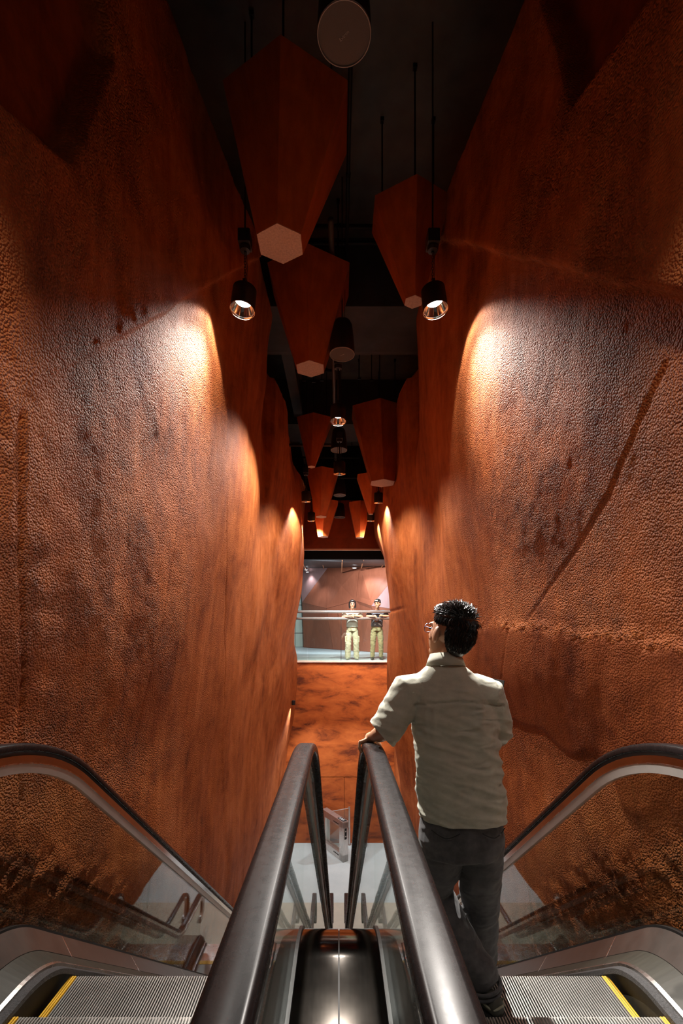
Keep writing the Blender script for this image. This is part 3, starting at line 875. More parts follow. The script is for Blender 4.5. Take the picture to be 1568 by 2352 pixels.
hex_lantern((-.37, 12.4), 3.35, .40, (-.42, 12.4), 2.44, .15, 'small far hexagonal lantern left of centre above the gallery')
hex_lantern((.56, 12.4), 3.32, .34, (.55, 12.4), 2.42, .12, 'small far hexagonal lantern right of centre above the gallery')
hex_lantern((.76, 11.0), 3.58, .38, (.75, 11.0), 2.7, .06, 'narrow pointed far hexagonal lantern by the right wall')

# ------------------------------------------------------------------ pendant speakers
def text_mesh(s, size, mat_x):
    cu = bpy.data.curves.new('t', 'FONT'); cu.body = s; cu.size = size; cu.extrude = 0.0006; cu.align_x = 'CENTER'; cu.align_y = 'CENTER'
    o = bpy.data.objects.new('t', cu); COL.objects.link(o)
    dg = bpy.context.evaluated_depsgraph_get()
    me = bpy.data.meshes.new_from_object(o.evaluated_get(dg))
    bpy.data.objects.remove(o, do_unlink=True)
    me.transform(mat_x)
    me.materials.clear()
    return me
def speaker(x, y, z, label_, r=0.155):
    t = empty('pendant_speaker', (x, y, z)); setp(t, label_, 'speaker', 'pendant speakers')
    bm = bmesh.new(); lathe(bm, [(r * 0.985, 0.006), (r, 0.03), (r * 0.93, 0.2), (r * 0.8, 0.36), (r * 0.66, 0.4)], 40, cap0=False); bobj('housing', bm, M['blackmetal'], t, True)
    bm = bmesh.new(); lathe(bm, [(r * 0.965, 0.004), (r * 0.5, 0.0), (0.01, -0.001)], 40); bobj('grille', bm, M['grille'], t)
    bm = bmesh.new(); lathe(bm, [(r * 0.965, -0.002), (r * 0.99, -0.003), (r * 1.0, 0.006), (r * 0.97, 0.008)], 40, cap0=False, cap1=False); bobj('rim', bm, M['rim'], t)
    bm = bmesh.new(); rod(bm, (0, 0, 0.4), (0, 0, 5.6 - z), 0.007); rod(bm, (0.03, 0, 0.4), (0.05, 0.02, 5.6 - z), 0.003, 5); bobj('hanger_rod', bm, M['rod'], t)
    me = text_mesh('Extron', 0.024, Matrix.Translation((0, 0.0, -0.0025)) @ Matrix.Rotation(math.radians(-42), 4, 'Z') @ Matrix.Rotation(math.pi, 4, 'X'))
    bm = bmesh.new(); box(bm, -0.001, 0.001, -0.001, 0.001, -0.001, 0.001); bm.free()
    link('logo', me, M['rim'], t)
for x, y, lab in ((0.03, 2.68, 'large grey round pendant speaker at the top of the picture, nearest'), (0.04, 5.8, 'grey round pendant speaker beside the second lantern'), (0.0, 8.9, 'grey round pendant speaker under the lit middle lamp'),
                  (0.02, 11.9, 'small black pendant speaker, fourth from the front'), (0.025, 13.5, 'smallest pendant speaker, farthest back in front of the end wall')):
    speaker(x, y, 3.4 if y < 13 else 3.22, lab)

# ------------------------------------------------------------------ ceiling services
def pipe(name, a, b, r, mat, label_, cat='pipe', seg=10):
    bm = bmesh.new(); rod(bm, a, b, r, seg)
    d = (Vector(b) - Vector(a)); n = max(1, int(d.length / 2.5))
    for i in range(n):       # couplings
        p = Vector(a) + d * ((i + 0.5) / n)
        rod(bm, p - d.normalized() * 0.03, p + d.normalized() * 0.03, r * 1.25, seg)
    return setp(bobj(name, bm, M[mat], None, True), label_, cat, 'ceiling pipes')
pipe('conduit_pipe', (-0.09, 5.2, 4.55), (-0.09, 13.9, 4.55), 0.035, 'conduit', 'brown conduit running along the ceiling left of the speakers')
pipe('conduit_pipe', (0.105, 1.2, 5.15), (0.105, 6.68, 5.15), 0.022, 'rod', 'thin dark conduit running along the ceiling right of the first speaker')
pipe('cross_pipe', (-1.5, 6.05, 5.2), (1.5, 6.05, 5.2), 0.03, 'rod', 'dark cross pipe below the ceiling, nearer of two')
pipe('cross_pipe', (-1.5, 6.3, 5.2), (1.5, 6.3, 5.2), 0.025, 'rod', 'dark cross pipe below the ceiling, farther of two')
pipe('cross_pipe', (-1.25, 10.3, 4.05), (0.1, 10.3, 4.05), 0.03, 'conduit', 'grey cross conduit running out of the left wall')
pipe('cross_pipe', (-0.8, 8.6, 4.75), (-0.1, 8.6, 4.75), 0.025, 'rod', 'short dark cross pipe above the slender lantern')
for y, z in ((12.6, 4.62), (13.3, 4.3)):
    pipe('cross_pipe', (-1.4, y, z), (1.4, y, z), 0.025, 'rod', 'dark cross pipe at the far end, ' + ('upper of two' if z > 4.5 else 'lower of two'))
for i, (x, y, wh) in enumerate(((0.36, 8.25, 'right of the speakers, nearer the middle of the ceiling'), (0.58, 8.3, 'right of the speakers, nearer the right wall'), (-0.62, 8.3, 'above the slender lantern, leftmost of three'), (-0.45, 8.35, 'above the slender lantern, middle of three'), (-0.3, 8.3, 'above the slender lantern, rightmost of three'))):
    bm = bmesh.new(); rod(bm, (x, y, 4.42), (x, y, 5.6), 0.008, 6); box(bm, x - 0.02, x + 0.02, y - 0.02, y + 0.02, 5.56, 5.6); box(bm, x - 0.03, x + 0.03, y - 0.01, y + 0.01, 4.4, 4.43)
    setp(bobj('threaded_rod', bm, M['rod']), 'thin black threaded rod ' + wh, 'rod', 'loose threaded rods')
bm = bmesh.new(); box(bm, -1.0, -0.8, 7.9, 13.5, 4.75, 5.0, 0.01)
setp(bobj('ventilation_duct', bm, plain('grey_duct', (0.05, 0.05, 0.048), 0.6, 0.2, 0.2, 3)), 'dull grey ventilation duct along the ceiling at the left', 'duct')

# ------------------------------------------------------------------ escalators
TH = math.atan(0.819); YB, R1, R2 = 1.88, 0.45, 1.6
ZTOP, ZBOT = -1.5, FLOOR + 0.005
drop1 = R1 * (1 - math.cos(TH)); drop2 = R2 * (1 - math.cos(TH))
yA = YB + R1 * math.sin(TH); zA = ZTOP - drop1
zB = ZBOT + drop2; yB_ = yA + (zA - zB) / math.tan(TH); yC_ = yB_ + R2 * math.sin(TH)
Y0, Y1 = -0.75, 9.5
def stations(y0=Y0, y1=Y1):
    S = [(y0, ZTOP, 0.0), ((y0 + YB) / 2, ZTOP, 0.0)]
    for k in range(13):
        p = TH * k / 12; S.append((YB + R1 * math.sin(p), ZTOP - R1 * (1 - math.cos(p)), p))
    for k in range(1, 6):
        t = k / 6; S.append((yA + (yB_ - yA) * t, zA + (zB - zA) * t, TH))
    for k in range(13):
        p = TH * (1 - k / 12); S.append((yC_ - R2 * math.sin(p), ZBOT + R2 * (1 - math.cos(p)), p))
    S.append((y1, ZBOT, 0.0))
    return S
ST = stations()
def off(s, h):
    y, z, p = s
    return (y + h * math.sin(p), z + h * math.cos(p))
_fine = []
for a, b in zip(ST[:-1], ST[1:]):
    for k in range(12):
        t = k / 12; _fine.append(tuple(a[i] + (b[i] - a[i]) * t for i in range(3)))
_fine.append(ST[-1])
def zat(h, y):
    P = np.array([off(s, h) for s in _fine]); o = np.argsort(P[:, 0])
    return float(np.interp(y, P[o, 0], P[o, 1]))

def sweep(bm, prof, closed=True, sts=None):
    """prof = [(x, h)] swept along the escalator path"""
    sts = sts or ST
    rings = [[bm.verts.new((x, *off(s, h))) for x, h in prof] for s in sts]
    n = len(prof)
    for a, b in zip(rings[:-1], rings[1:]):
        for k in range(n if closed else n - 1):
            bm.faces.new((a[k], a[(k + 1) % n], b[(k + 1) % n], b[k]))
    if closed:
        bm.faces.new(rings[0][::-1]); bm.faces.new(rings[-1])

HR_H = 1.0
def handrail_mesh(bm, xc, prof, rn=0.27, hc=0.98):
    """rounded profile [(dx, dn)] carried along the rail, round both newels"""
    path = []
    zt, zb = ZTOP + hc, ZBOT + hc
    for k in range(11):      # upper newel, behind the viewer
        a = math.pi * (1 - k / 11.0)
        path.append((Y0 - rn * math.sin(a), zt - rn + rn * math.cos(a), Vector((0, -math.sin(a), math.cos(a)))))
    for s in ST[1:-1]:
        y, z = off(s, hc); path.append((y, z, Vector((0, math.sin(s[2]), math.cos(s[2])))))
    for k in range(12):
        a = math.pi * k / 11
        path.append((Y1 + rn * math.sin(a), zb - rn + rn * math.cos(a), Vector((0, math.sin(a), math.cos(a)))))
    rings = []
    for y, z, nrm in path:
        rings.append([bm.verts.new(Vector((xc + dx, y, z)) + nrm * dn) for dx, dn in prof])
    n = len(prof)
    for a, b in zip(rings[:-1], rings[1:]):
        for k in range(n): bm.faces.new((a[k], a[(k + 1) % n], b[(k + 1) % n], b[k]))
    bm.faces.new(rings[0][::-1]); bm.faces.new(rings[-1])
def rr(w, h0, h1, r, n=5):
    pts = []
    for cx, cz, a0 in ((w - r, h1 - r, 0), (-w + r, h1 - r, 90), (-w + r * .6, h0 + r * .6, 180), (w - r * .6, h0 + r * .6, 270)):
        rad = r if a0 < 180 else r * .6
        for k in range(n):
            a = math.radians(a0 + 90 * k / (n - 1)); pts.append((cx + rad * math.cos(a), cz + rad * math.sin(a)))
    return pts

# one step, shared by all
NCL = 82; SW = 0.96; SD = 0.4
sm = bmesh.new()
p = SW / NCL
for k in range(NCL):
    x = -SW / 2 + (k + 0.5) * p
    box(sm, x - p * 0.21, x + p * 0.21, -SD + 0.004, 0.0, -0.02, 0.0)
    box(sm, x - p * 0.21, x + p * 0.21, -0.006, 0.004, -0.32, -0.004)
step_cleats = bpy.data.meshes.new('step_cleats'); bmesh.ops.recalc_face_normals(sm, faces=sm.faces[:]); sm.to_mesh(step_cleats); sm.free(); step_cleats.materials.append(M['cleat'])
sm = bmesh.new(); box(sm, -SW / 2, SW / 2, -SD + 0.004, -0.006, -0.06, -0.02); box(sm, -SW / 2, SW / 2, -0.02, -0.006, -0.33, -0.02)
step_body = bpy.data.meshes.new('step_body'); bmesh.ops.recalc_face_normals(sm, faces=sm.faces[:]); sm.to_mesh(step_body); sm.free(); step_body.materials.append(M['groove'])
sm = bmesh.new()
for q in range(3):
    box(sm, 0.003 + q * 0.011, 0.010 + q * 0.011, -SD + 0.004, 0.0, -0.012, 0.001)
box(sm, 0.0, 0.034, -SD + 0.004, 0.004, -0.05, -0.011)
step_edge = bpy.data.meshes.new('step_edge'); bmesh.ops.recalc_face_normals(sm, faces=sm.faces[:]); sm.to_mesh(step_edge); sm.free(); step_edge.materials.append(M['yellow'])

def escalator(s, label_):
    t = empty('escalator', (s * 0.79, 2.0, ZTOP)); setp(t, label_, 'escalator', 'pair of descending escalators')
    inv = Matrix.Translation(-t.location)
    def part(name, bm, mat, sm_=False, parent=t):
        if parent is t: bm.transform(inv)
        return bobj(name, bm, mat, parent, sm_)
    for which, xg, xh, sgn in (('inner', 0.178, 0.152, 1), ('outer', 1.50, 1.51, -1)):
        # handrail, guide and cap
        bm = bmesh.new(); handrail_mesh(bm, s * xh, rr(0.042, -0.02, 0.02, 0.017))
        part('handrail', bm, M['rubber'], True)
        bm = bmesh.new(); handrail_mesh(bm, s * (xh + xg) / 2, [(-0.02, -0.036), (0.02, -0.036), (0.026, -0.018), (-0.026, -0.018)]); part('handrail_guide', bm, M['gasket'], False)
        bm = bmesh.new(); handrail_mesh(bm, s * (xh + xg * 2) / 3, [(-0.024, -0.07), (0.024, -0.07), (0.026, -0.036), (-0.026, -0.036)]); part('guide_profile', bm, M['mirror'], False)
        bm = bmesh.new(); handrail_mesh(bm, s * xg, [(-0.013, -0.118), (0.013, -0.118), (0.019, -0.072), (-0.019, -0.072)]); part('glass_cap', bm, M['trimgrey'], False)
        bm = bmesh.new(); handrail_mesh(bm, s * xg, [(-0.0215, -0.075), (0.0215, -0.075), (0.0215, -0.070), (-0.0215, -0.070)]); part('bright_bead', bm, M['steel'], False)
        # glass panels
        J = [(-0.7, -0.7), (0.75, 0.85), (2.21, 2.42), (3.54, 3.79), (4.9, 5.15), (6.3, 6.55), (7.7, 7.95), (9.5, 9.5)]
        for (b0, t0), (b1, t1) in zip(J[:-1], J[1:]):
            bm = bmesh.new(); rows = []
            for k in range(15):
                u = k / 14; g = 0.0022
                yb = b0 + g + (b1 - b0 - 2 * g) * u; yt = t0 + g + (t1 - t0 - 2 * g) * u
                lo = (yb, zat(0.15, yb)); hi = (yt, zat(0.9, yt))
                rows.append([bm.verts.new((s * xg - 0.005, *lo)), bm.verts.new((s * xg + 0.005, *lo)), bm.verts.new((s * xg + 0.005, *hi)), bm.verts.new((s * xg - 0.005, *hi))])
            for a, b in zip(rows[:-1], rows[1:]):
                for k in range(4): bm.faces.new((a[k], a[(k + 1) % 4], b[(k + 1) % 4], b[k]))
            bm.faces.new(rows[0][::-1]); bm.faces.new(rows[-1])
            part('glass_panel', bm, M['glass'])
        # decks, skirts
        if which == 'outer':
            prof_deck = [(s * 1.485, 0.185), (s * 1.40, 0.095), (s * 1.40, 0.08), (s * 1.49, 0.16)]
            prof_in = [(s * 1.399, 0.092), (s * 1.30, 0.045), (s * 1.30, 0.03), (s * 1.40, 0.075)]
            prof_bead = [(s * 1.304, 0.052), (s * 1.288, 0.046), (s * 1.288, 0.03), (s * 1.304, 0.034)]
            prof_brush = [(s * 1.292, 0.036), (s * 1.258, 0.026), (s * 1.258, 0.006), (s * 1.292, 0.008)]
            prof_skirt = [(s * 1.292, 0.04), (s * 1.292, -0.33), (s * 1.30, -0.33), (s * 1.30, 0.04)]
            prof_gask = [(s * 1.486, 0.196), (s * 1.514, 0.196), (s * 1.514, 0.14), (s * 1.486, 0.14)]
            prof_out = [(s * 1.514, 0.19), (s * 1.575, 0.17), (s * 1.575, -0.3), (s * 1.56, -0.3), (s * 1.56, 0.15), (s * 1.514, 0.16)]
        else:
            prof_deck = [(s * 0.197, 0.185), (s * 0.255, 0.15), (s * 0.255, 0.13), (s * 0.197, 0.165)]
            prof_in = [(s * 0.255, 0.15), (s * 0.285, 0.05), (s * 0.275, 0.05), (s * 0.25, 0.13)]
            prof_bead = [(s * 0.282, 0.055), (s * 0.296, 0.049), (s * 0.296, 0.034), (s * 0.282, 0.04)]
            prof_brush = [(s * 0.288, 0.036), (s * 0.322, 0.026), (s * 0.322, 0.006), (s * 0.288, 0.008)]
            prof_skirt = [(s * 0.288, 0.045), (s * 0.288, -0.33), (s * 0.28, -0.33), (s * 0.28, 0.045)]
            prof_gask = [(s * 0.166, 0.192), (s * 0.196, 0.192), (s * 0.196, 0.14), (s * 0.166, 0.14)]
            prof_out = None
        for nm, pr, mt in (('deck_plate', prof_deck, 'outerdeck'), ('inner_deck', prof_in, 'skirt'), ('deck_bead', prof_bead, 'steel'), ('skirt_brush', prof_brush, 'brush'), ('skirt_panel', prof_skirt, 'skirt'), ('glass_gasket', prof_gask, 'gasket'), ('outer_deck', prof_out, 'decksteel')):
            if pr is None: continue
            bm = bmesh.new(); sweep(bm, pr); part(nm, bm, M[mt])
        if which == 'outer':       # bright joints across the deck plate
            for yj in (1.3, 2.42, 3.25, 4.3, 5.4, 6.5):
                si = min(range(len(_fine)), key=lambda i: abs(_fine[i][0] - yj))
                bm = bmesh.new(); S2 = [_fine[si], (_fine[si][0] + 0.006, _fine[si][1] - 0.006 * math.tan(_fine[si][2]), _fine[si][2])]
                sweep(bm, [(s * 1.486, 0.1862), (s * 1.40, 0.0962), (s * 1.399, 0.0935), (s * 1.385, 0.0870), (s * 1.385, 0.084), (s * 1.399, 0.088), (s * 1.486, 0.182)], True, S2)
                part('deck_joint', bm, M['steel'])
            for yj in (8.75, 9.05):
                bm = bmesh.new(); lathe(bm, [(0.022, 0), (0.018, 0.006)], 14, mat=Matrix.Translation((s * 1.292, yj, ZBOT + 0.02)) @ Matrix.Rotation(-s * math.pi / 2, 4, 'Y'))
                part('red_indicator', bm, M['red'])
        else:
            for yj in (8.75, 9.05):
                bm = bmesh.new(); lathe(bm, [(0.022, 0), (0.018, 0.006)], 14, mat=Matrix.Translation((s * 0.288, yj, ZBOT + 0.02)) @ Matrix.Rotation(s * math.pi / 2, 4, 'Y'))
                part('red_indicator', bm, M['red'])
    # steps
    k = 0
    y = 1.01
    while y < 9.1:
        z = zat(0.0, y)
        st = link('step', step_body, None, t); st.location = Vector((s * 0.79, y, z)) - t.location
        c = link('cleats', step_cleats, None, st); c['kind'] = 'stuff'
        e = link('yellow_edge', step_edge, None, st); e.location = (SW / 2 - 0.033 if s > 0 else -SW / 2, 0, 0.0005)
        y += SD
    # comb plates
    bm = bmesh.new(); box(bm, s * 0.79 - 0.5, s * 0.79 + 0.5, -0.7, 0.62, ZTOP - 0.03, ZTOP + 0.002); part('comb_plate', bm, M['steel'])
    bm = bmesh.new(); box(bm, s * 0.79 - 0.5, s * 0.79 + 0.5, 8.98, 9.5, ZBOT - 0.03, ZBOT + 0.004); part('comb_plate', bm, M['steel'])
    for yy in (0.6, 8.93):
        bm = bmesh.new(); zz = ZTOP if yy < 2 else ZBOT
        for q in range(40):
            x = s * 0.79 - 0.48 + q * 0.024
            box(bm, x + 0.003, x + 0.02, yy, yy + 0.09, zz - 0.01, zz + 0.006)
        part('comb_teeth', bm, M['yellow'])['kind'] = 'stuff'
    # truss soffit
    bm = bmesh.new(); sweep(bm, [(s * 0.28, -0.45), (s * 1.56, -0.45), (s * 1.56, -0.6), (s * 0.28, -0.6)]); part('truss_soffit', bm, M['black'])
    return t
escalator(-1, 'empty descending escalator on the left with glass balustrades')
escalator(1, 'descending escalator on the right, with the man standing on it')

# cover between the two inner balustrades
cc = empty('centre_cover', (0, 2.0, ZTOP)); setp(cc, 'curved dark steel cover between the two escalators', 'cover plate')
for a, b in ((-0.165, -0.003), (0.003, 0.165)):
    bm = bmesh.new(); sweep(bm, [(a, 0.18), (b, 0.18), (b, 0.16), (a, 0.16)]); bm.transform(Matrix.Translation(-cc.location)); bobj('cover_plate', bm, M['decksteel'], cc, False)
bm = bmesh.new(); sweep(bm, [(-0.004, 0.172), (0.004, 0.172), (0.004, 0.15), (-0.004, 0.15)]); bm.transform(Matrix.Translation(-cc.location)); bobj('centre_seam', bm, M['gasket'], cc)
for o in cc.children:
    m_ = o.modifiers.new('e', 'EDGE_SPLIT'); m_.split_angle = math.radians(30)
    o.data.polygons.foreach_set('use_smooth', [True] * len(o.data.polygons))

# ------------------------------------------------------------------ balcony balustrade
br = empty('balcony_balustrade', (0, D - 0.02, SLAB)); setp(br, 'glass balustrade with two steel rails in front of the gallery', 'balustrade')
for z, r, y in ((1.46, 0.042, -0.02), (1.26, 0.036, 0.03)):
    bm = bmesh.new(); rod(bm, (-1.75, y, z), (1.75, y, z), r, 20); bobj('rail', bm, M['railmetal'], br, True)
for x0, x1 in ((-1.75, -0.95), (-0.94, 0.06), (0.07, 1.75)):
    bm = bmesh.new(); box(bm, x0, x1, 0.02, 0.032, 0.0, 1.25); bobj('glass_panel', bm, M['glass'], br)
bm = bmesh.new(); box(bm, 0.058, 0.072, 0.014, 0.038, 0.0, 1.24); bobj('joint_strip', bm, M['trimdark'], br)
for x in (-1.6, -0.02, 1.6):
    bm = bmesh.new(); limb(bm, [((x, 0.03, 1.26), 0.012), ((x, 0.0, 1.36), 0.012), ((x, -0.02, 1.44), 0.012)], 8); bobj('rail_bracket', bm, M['steel'], br)

# ------------------------------------------------------------------ turnstile in the lower hall
ts = empty('turnstile', (-0.12, 13.35, FLOOR), math.radians(-58)); setp(ts, 'brushed steel turnstile with open frame on the lower floor', 'turnstile')
bm = bmesh.new()
L_ = 1.15; H_ = 1.08; T_ = 0.17
for (a, b, c, d) in ((-L_ / 2, -L_ / 2 + 0.17, 0, H_), (L_ / 2 - 0.2, L_ / 2, 0, H_), (-L_ / 2, L_ / 2, 0, 0.2), (-L_ / 2, L_ / 2, H_ - 0.16, H_)):
    box(bm, a, b, -T_ / 2, T_ / 2, c, d, 0.008)
bobj('frame', bm, M['gate'], ts)
bm = bmesh.new(); box(bm, -L_ / 2 + 0.17, L_ / 2 - 0.2, -0.012, 0.012, 0.2, H_ - 0.16); bobj('glass_infill', bm, M['glass'], ts)
bm = bmesh.new(); box(bm, -L_ / 2 - 0.005, L_ / 2 + 0.005, -T_ / 2 - 0.005, T_ / 2 + 0.005, H_, H_ + 0.03, 0.006); bobj('top_panel', bm, M['gate'], ts)
bm = bmesh.new(); box(bm, L_ / 2 - 0.33, L_ / 2 - 0.02, -T_ / 2 + 0.02, T_ / 2 - 0.02, H_ + 0.03, H_ + 0.036, 0.003); rp = bobj('reader_panel', bm, M['black'], ts)
for q in range(3):
    bm = bmesh.new(); box(bm, L_ / 2 - 0.29 + q * 0.08, L_ / 2 - 0.25 + q * 0.08, -0.03, 0.03, H_ + 0.036, H_ + 0.038); bobj('reader_icon', bm, M['white'], rp)
bm = bmesh.new(); box(bm, L_ / 2 - 0.001, L_ / 2 + 0.006, -0.035, 0.035, 0.62, 0.92, 0.003); sl = bobj('signal_strip', bm, M['black'], ts)
bm = bmesh.new()
for z in (0.7, 0.84): lathe(bm, [(0.022, 0), (0.02, 0.003)], 12, mat=Matrix.Translation((L_ / 2 + 0.006, 0, z)) @ Matrix.Rotation(math.pi / 2, 4, 'Y'))
bobj('signal_icon', bm, M['rim'], sl)
for z in (H_ - 0.1, 0.12):
    bm = bmesh.new(); box(bm, L_ / 2 - 0.5, L_ / 2 - 0.22, -T_ / 2 - 0.003, -T_ / 2 + 0.002, z - 0.012, z + 0.012); bobj('slot', bm, M['black'], ts)
gp = empty('glass_barrier', (0.1, 13.84, FLOOR), math.radians(18)); setp(gp, 'smoked glass barrier wing with steel post behind the turnstile', 'barrier')
bm = bmesh.new(); rod(bm, (0.22, 0, 0), (0.22, 0, 1.12), 0.03, 14); lathe(bm, [(0.07, 0), (0.06, 0.025)], 16, c=(0.22, 0, 0)); bobj('post', bm, M['gate'], gp, False)
bm = bmesh.new(); box(bm, -0.4, 0.19, -0.006, 0.006, 0.12, 1.05); bobj('glass_panel', bm, M['glass'], gp)
bm = bmesh.new(); rod(bm, (-0.4, 0, 0.1), (-0.4, 0, 1.06), 0.02, 10); rod(bm, (-0.4, 0, 1.05), (0.2, 0, 1.08), 0.012, 8); bobj('wing_frame', bm, M['gate'], gp)

# lamps added to brighten the lower hall
for x in (-0.8, 0.8):
    t = empty('recessed_downlight', (x * 1.6, 13.2, SLAB - 1.2)); setp(t, 'small added lamp on the %s of the lower hall' % ('left' if x < 0 else 'right'), 'lamp', 'added lower hall lamps')
    bm = bmesh.new(); lathe(bm, [(0.05, 0.0), (0.05, 0.12), (0.03, 0.13)], 16, cap0=False); bobj('housing', bm, M['blackmetal'], t)
    bm = bmesh.new(); lathe(bm, [(0.045, 0.01), (0.02, 0.008)], 16); bobj('light_source', bm, M['lampdim'], t)
    spot('spot_light', t, (0, 0, -0.02), (-x * 0.5, -0.25, -1), P_LOWER, 120, 0.6, 0.06, COOL)

# ------------------------------------------------------------------ people
def head_bm(bm, fat=1.0, ears=True):
    ellipsoid(bm, (0, -.012, .03), (.076 * fat, .094, .09))
    ellipsoid(bm, (0, .028, -.028), (.063 * fat, .068, .093))
    ellipsoid(bm, (0, .058, -.097), (.034, .034, .028))
    limb(bm, [((0, .088, .012), .008), ((0, .1, -.012), .011), ((0, .106, -.03), .014)], 10)
    ellipsoid(bm, (0, .078, .028), (.05, .022, .012))
    if ears:
        for s in (-1, 1):
            ellipsoid(bm, (s * .081, .0, -.014), (.012, .023, .036), Matrix.Rotation(s * 0.3, 3, 'Z'))
def face_parts(t, HM, sc=1.0, brow=True):
    inv = Matrix.Translation(-t.location)
    for s in (-1, 1):
        bm = bmesh.new(); ellipsoid(bm, (s * .03, .085, .005), (.013, .008, .006), seg=10, rg=8); bm.transform(inv @ HM); bobj('eye', bm, M['eye'], t, True)
        bm = bmesh.new(); limb(bm, [((s * .014, .093, .025), .0035), ((s * .032, .092, .029), .004), ((s * .048, .082, .024), .003)], 6); bm.transform(inv @ HM); bobj('eyebrow', bm, M['hair'], t, True)
    bm = bmesh.new(); ellipsoid(bm, (0, .088, -.062), (.022, .01, .006), seg=12, rg=8); bm.transform(inv @ HM); bobj('mouth', bm, M['lips'], t, True)
def glasses(t, HM):
    inv = Matrix.Translation(-t.location)
    bm = bmesh.new()
    for s in (-1, 1):
        pts = [(Vector((s * .034 + .026 * math.cos(a), .106 - 0.01 * abs(math.cos(a)), .004 + .021 * math.sin(a))), .0016) for a in [2 * math.pi * k / 18 for k in range(18)]]
        limb(bm, pts, 5, closed=True)
        limb(bm, [((s * .06, .098, .01), .0016), ((s * .075, .07, .012), .0016), ((s * .078, .03, .01), .0016)], 5)
    limb(bm, [((-.009, .107, .008), .0015), ((0, .11, .01), .0015), ((.009, .107, .008), .0015)], 5)
    bm.transform(inv @ HM)
    return bobj('glasses', bm, M['frame'], t, True)
def hand_bm(bm, wrist, palm_c, knuckles, tips, thumb, r=0.0085):
    """palm from wrist to knuckles, four fingers through mid joints, thumb chain"""
    limb(bm, [(wrist, .024), (palm_c, .03)], 10)
    for k in knuckles: limb(bm, [(palm_c, .016), (k, .011)], 8)
    for k, ch in zip(knuckles, tips):
        limb(bm, [(k, r * 1.1)] + [(q, r * (1 - 0.1 * i)) for i, q in enumerate(ch)], 8)
    limb(bm, [(palm_c, .013)] + [(q, r * 1.1) for q in thumb], 8)

# ---- the man on the right escalator, seen from behind
MB = Vector((0.58, 2.1, zat(0, 2.21)))
man = empty('person', MB); setp(man, 'man seen from behind in sage shirt and dark jeans, hand on the handrail', 'person')
mi = Matrix.Translation(-MB)
HC = Vector((0.494, 2.10, -0.018))
HM = Matrix.Translation(HC) @ Matrix.Rotation(math.radians(34), 4, 'Z') @ Matrix.Rotation(math.radians(10), 4, 'X') @ Matrix.Rotation(math.radians(4), 4, 'Y')
z2 = zat(0, 2.21); z3 = zat(0, 2.61)
yr = 2.26; rail = zat(1.0, yr)
bm = bmesh.new()
head_bm(bm); bm.transform(HM)
limb(bm, [(HC + Vector((0.012, -.015, -.06)), .053), ((.478, 2.10, -.125), .055), ((.475, 2.11, -.19), .065)], 16)
rings_loft(bm, [(.545, 2.1, -.98, .15, .09), (.545, 2.1, -.8, .15, .1), (.52, 2.1, -.5, .145, .095), (.495, 2.1, -.32, .16, .09), (.48, 2.1, -.22, .14, .07), (.476, 2.1, -.18, .08, .06)])
SLL = Vector((.318, 2.09, -.268)); SLR = Vector((.648, 2.09, -.28))
EL = Vector((.205, 2.06, -.455)); WRl = Vector((.166, 2.2, rail + .05))
limb(bm, [((.43, 2.1, -.24), .06), (SLL, .055), ((SLL + EL) / 2, .046), (EL, .04), ((EL + WRl) / 2, .037), (WRl, .026)], 14)
ER = Vector((.735, 2.14, -.5)); WRr = Vector((.80, 2.34, -.385))
limb(bm, [((.55, 2.1, -.24), .06), (SLR, .055), ((SLR + ER) / 2, .046), (ER, .04), ((ER + WRr) / 2, .036), (WRr, .026)], 14)
# left hand over the handrail
pc = Vector((.152, yr + .0, rail + .024))
kn = [Vector((.125, yr - .035 + i * .024, rail + .022 - .012 * i)) for i in range(4)]
tp = []
for i, k in enumerate(kn):
    lz = zat(1.0, k.y)
    tp.append([Vector((.100, k.y + .003, lz + .006)), Vector((.0985, k.y + .006, lz - .022)), Vector((.109, k.y + .008, lz - .046))])
hand_bm(bm, WRl, pc, kn, tp, [Vector((.185, yr - .005, rail + .012)), Vector((.2, yr + .01, rail - .012)), Vector((.2, yr + .03, rail - .03))])
# right hand around a phone
pr_ = Vector((.805, 2.4, -.335))
knr = [Vector((.828, 2.425 + i * .004, -.30 - i * .02)) for i in range(4)]
tpr = [[k + Vector((-.006, .03, .004)), k + Vector((-.03, .036, .004)), k + Vector((-.045, .03, .002))] for k in knr]
hand_bm(bm, WRr, pr_, knr, tpr, [Vector((.788, 2.41, -.305)), Vector((.785, 2.425, -.28))])
# legs
HLl, KL, AL = Vector((.465, 2.11, -.93)), Vector((.452, 2.22, -1.24)), Vector((.622, 2.04, z2 + .085))
HRr, KR, AR = Vector((.625, 2.11, -.93)), Vector((.675, 2.23, -1.36)), Vector((.71, 2.36, z3 + .085))
for h, k, a in ((HLl, KL, AL), (HRr, KR, AR)):
    limb(bm, [(h, .075), ((h + k) / 2, .065), (k, .048), ((k * .6 + a * .4), .048), (a, .034)], 14)
limb(bm, [(AL, .034), (AL + Vector((-.02, .05, -.045)), .036), (AL + Vector((-.06, .13, -.058)), .028)], 10)
limb(bm, [(AR, .034), (AR + Vector((.01, .05, -.045)), .036), (AR + Vector((.02, .14, -.058)), .028)], 10)
bm.transform(mi)
body = remeshed('body', bm, 0.0052, 3, M['skin'], man); body['label'] = 'tan skin of the man'
face_parts(man, HM); glasses(man, HM)
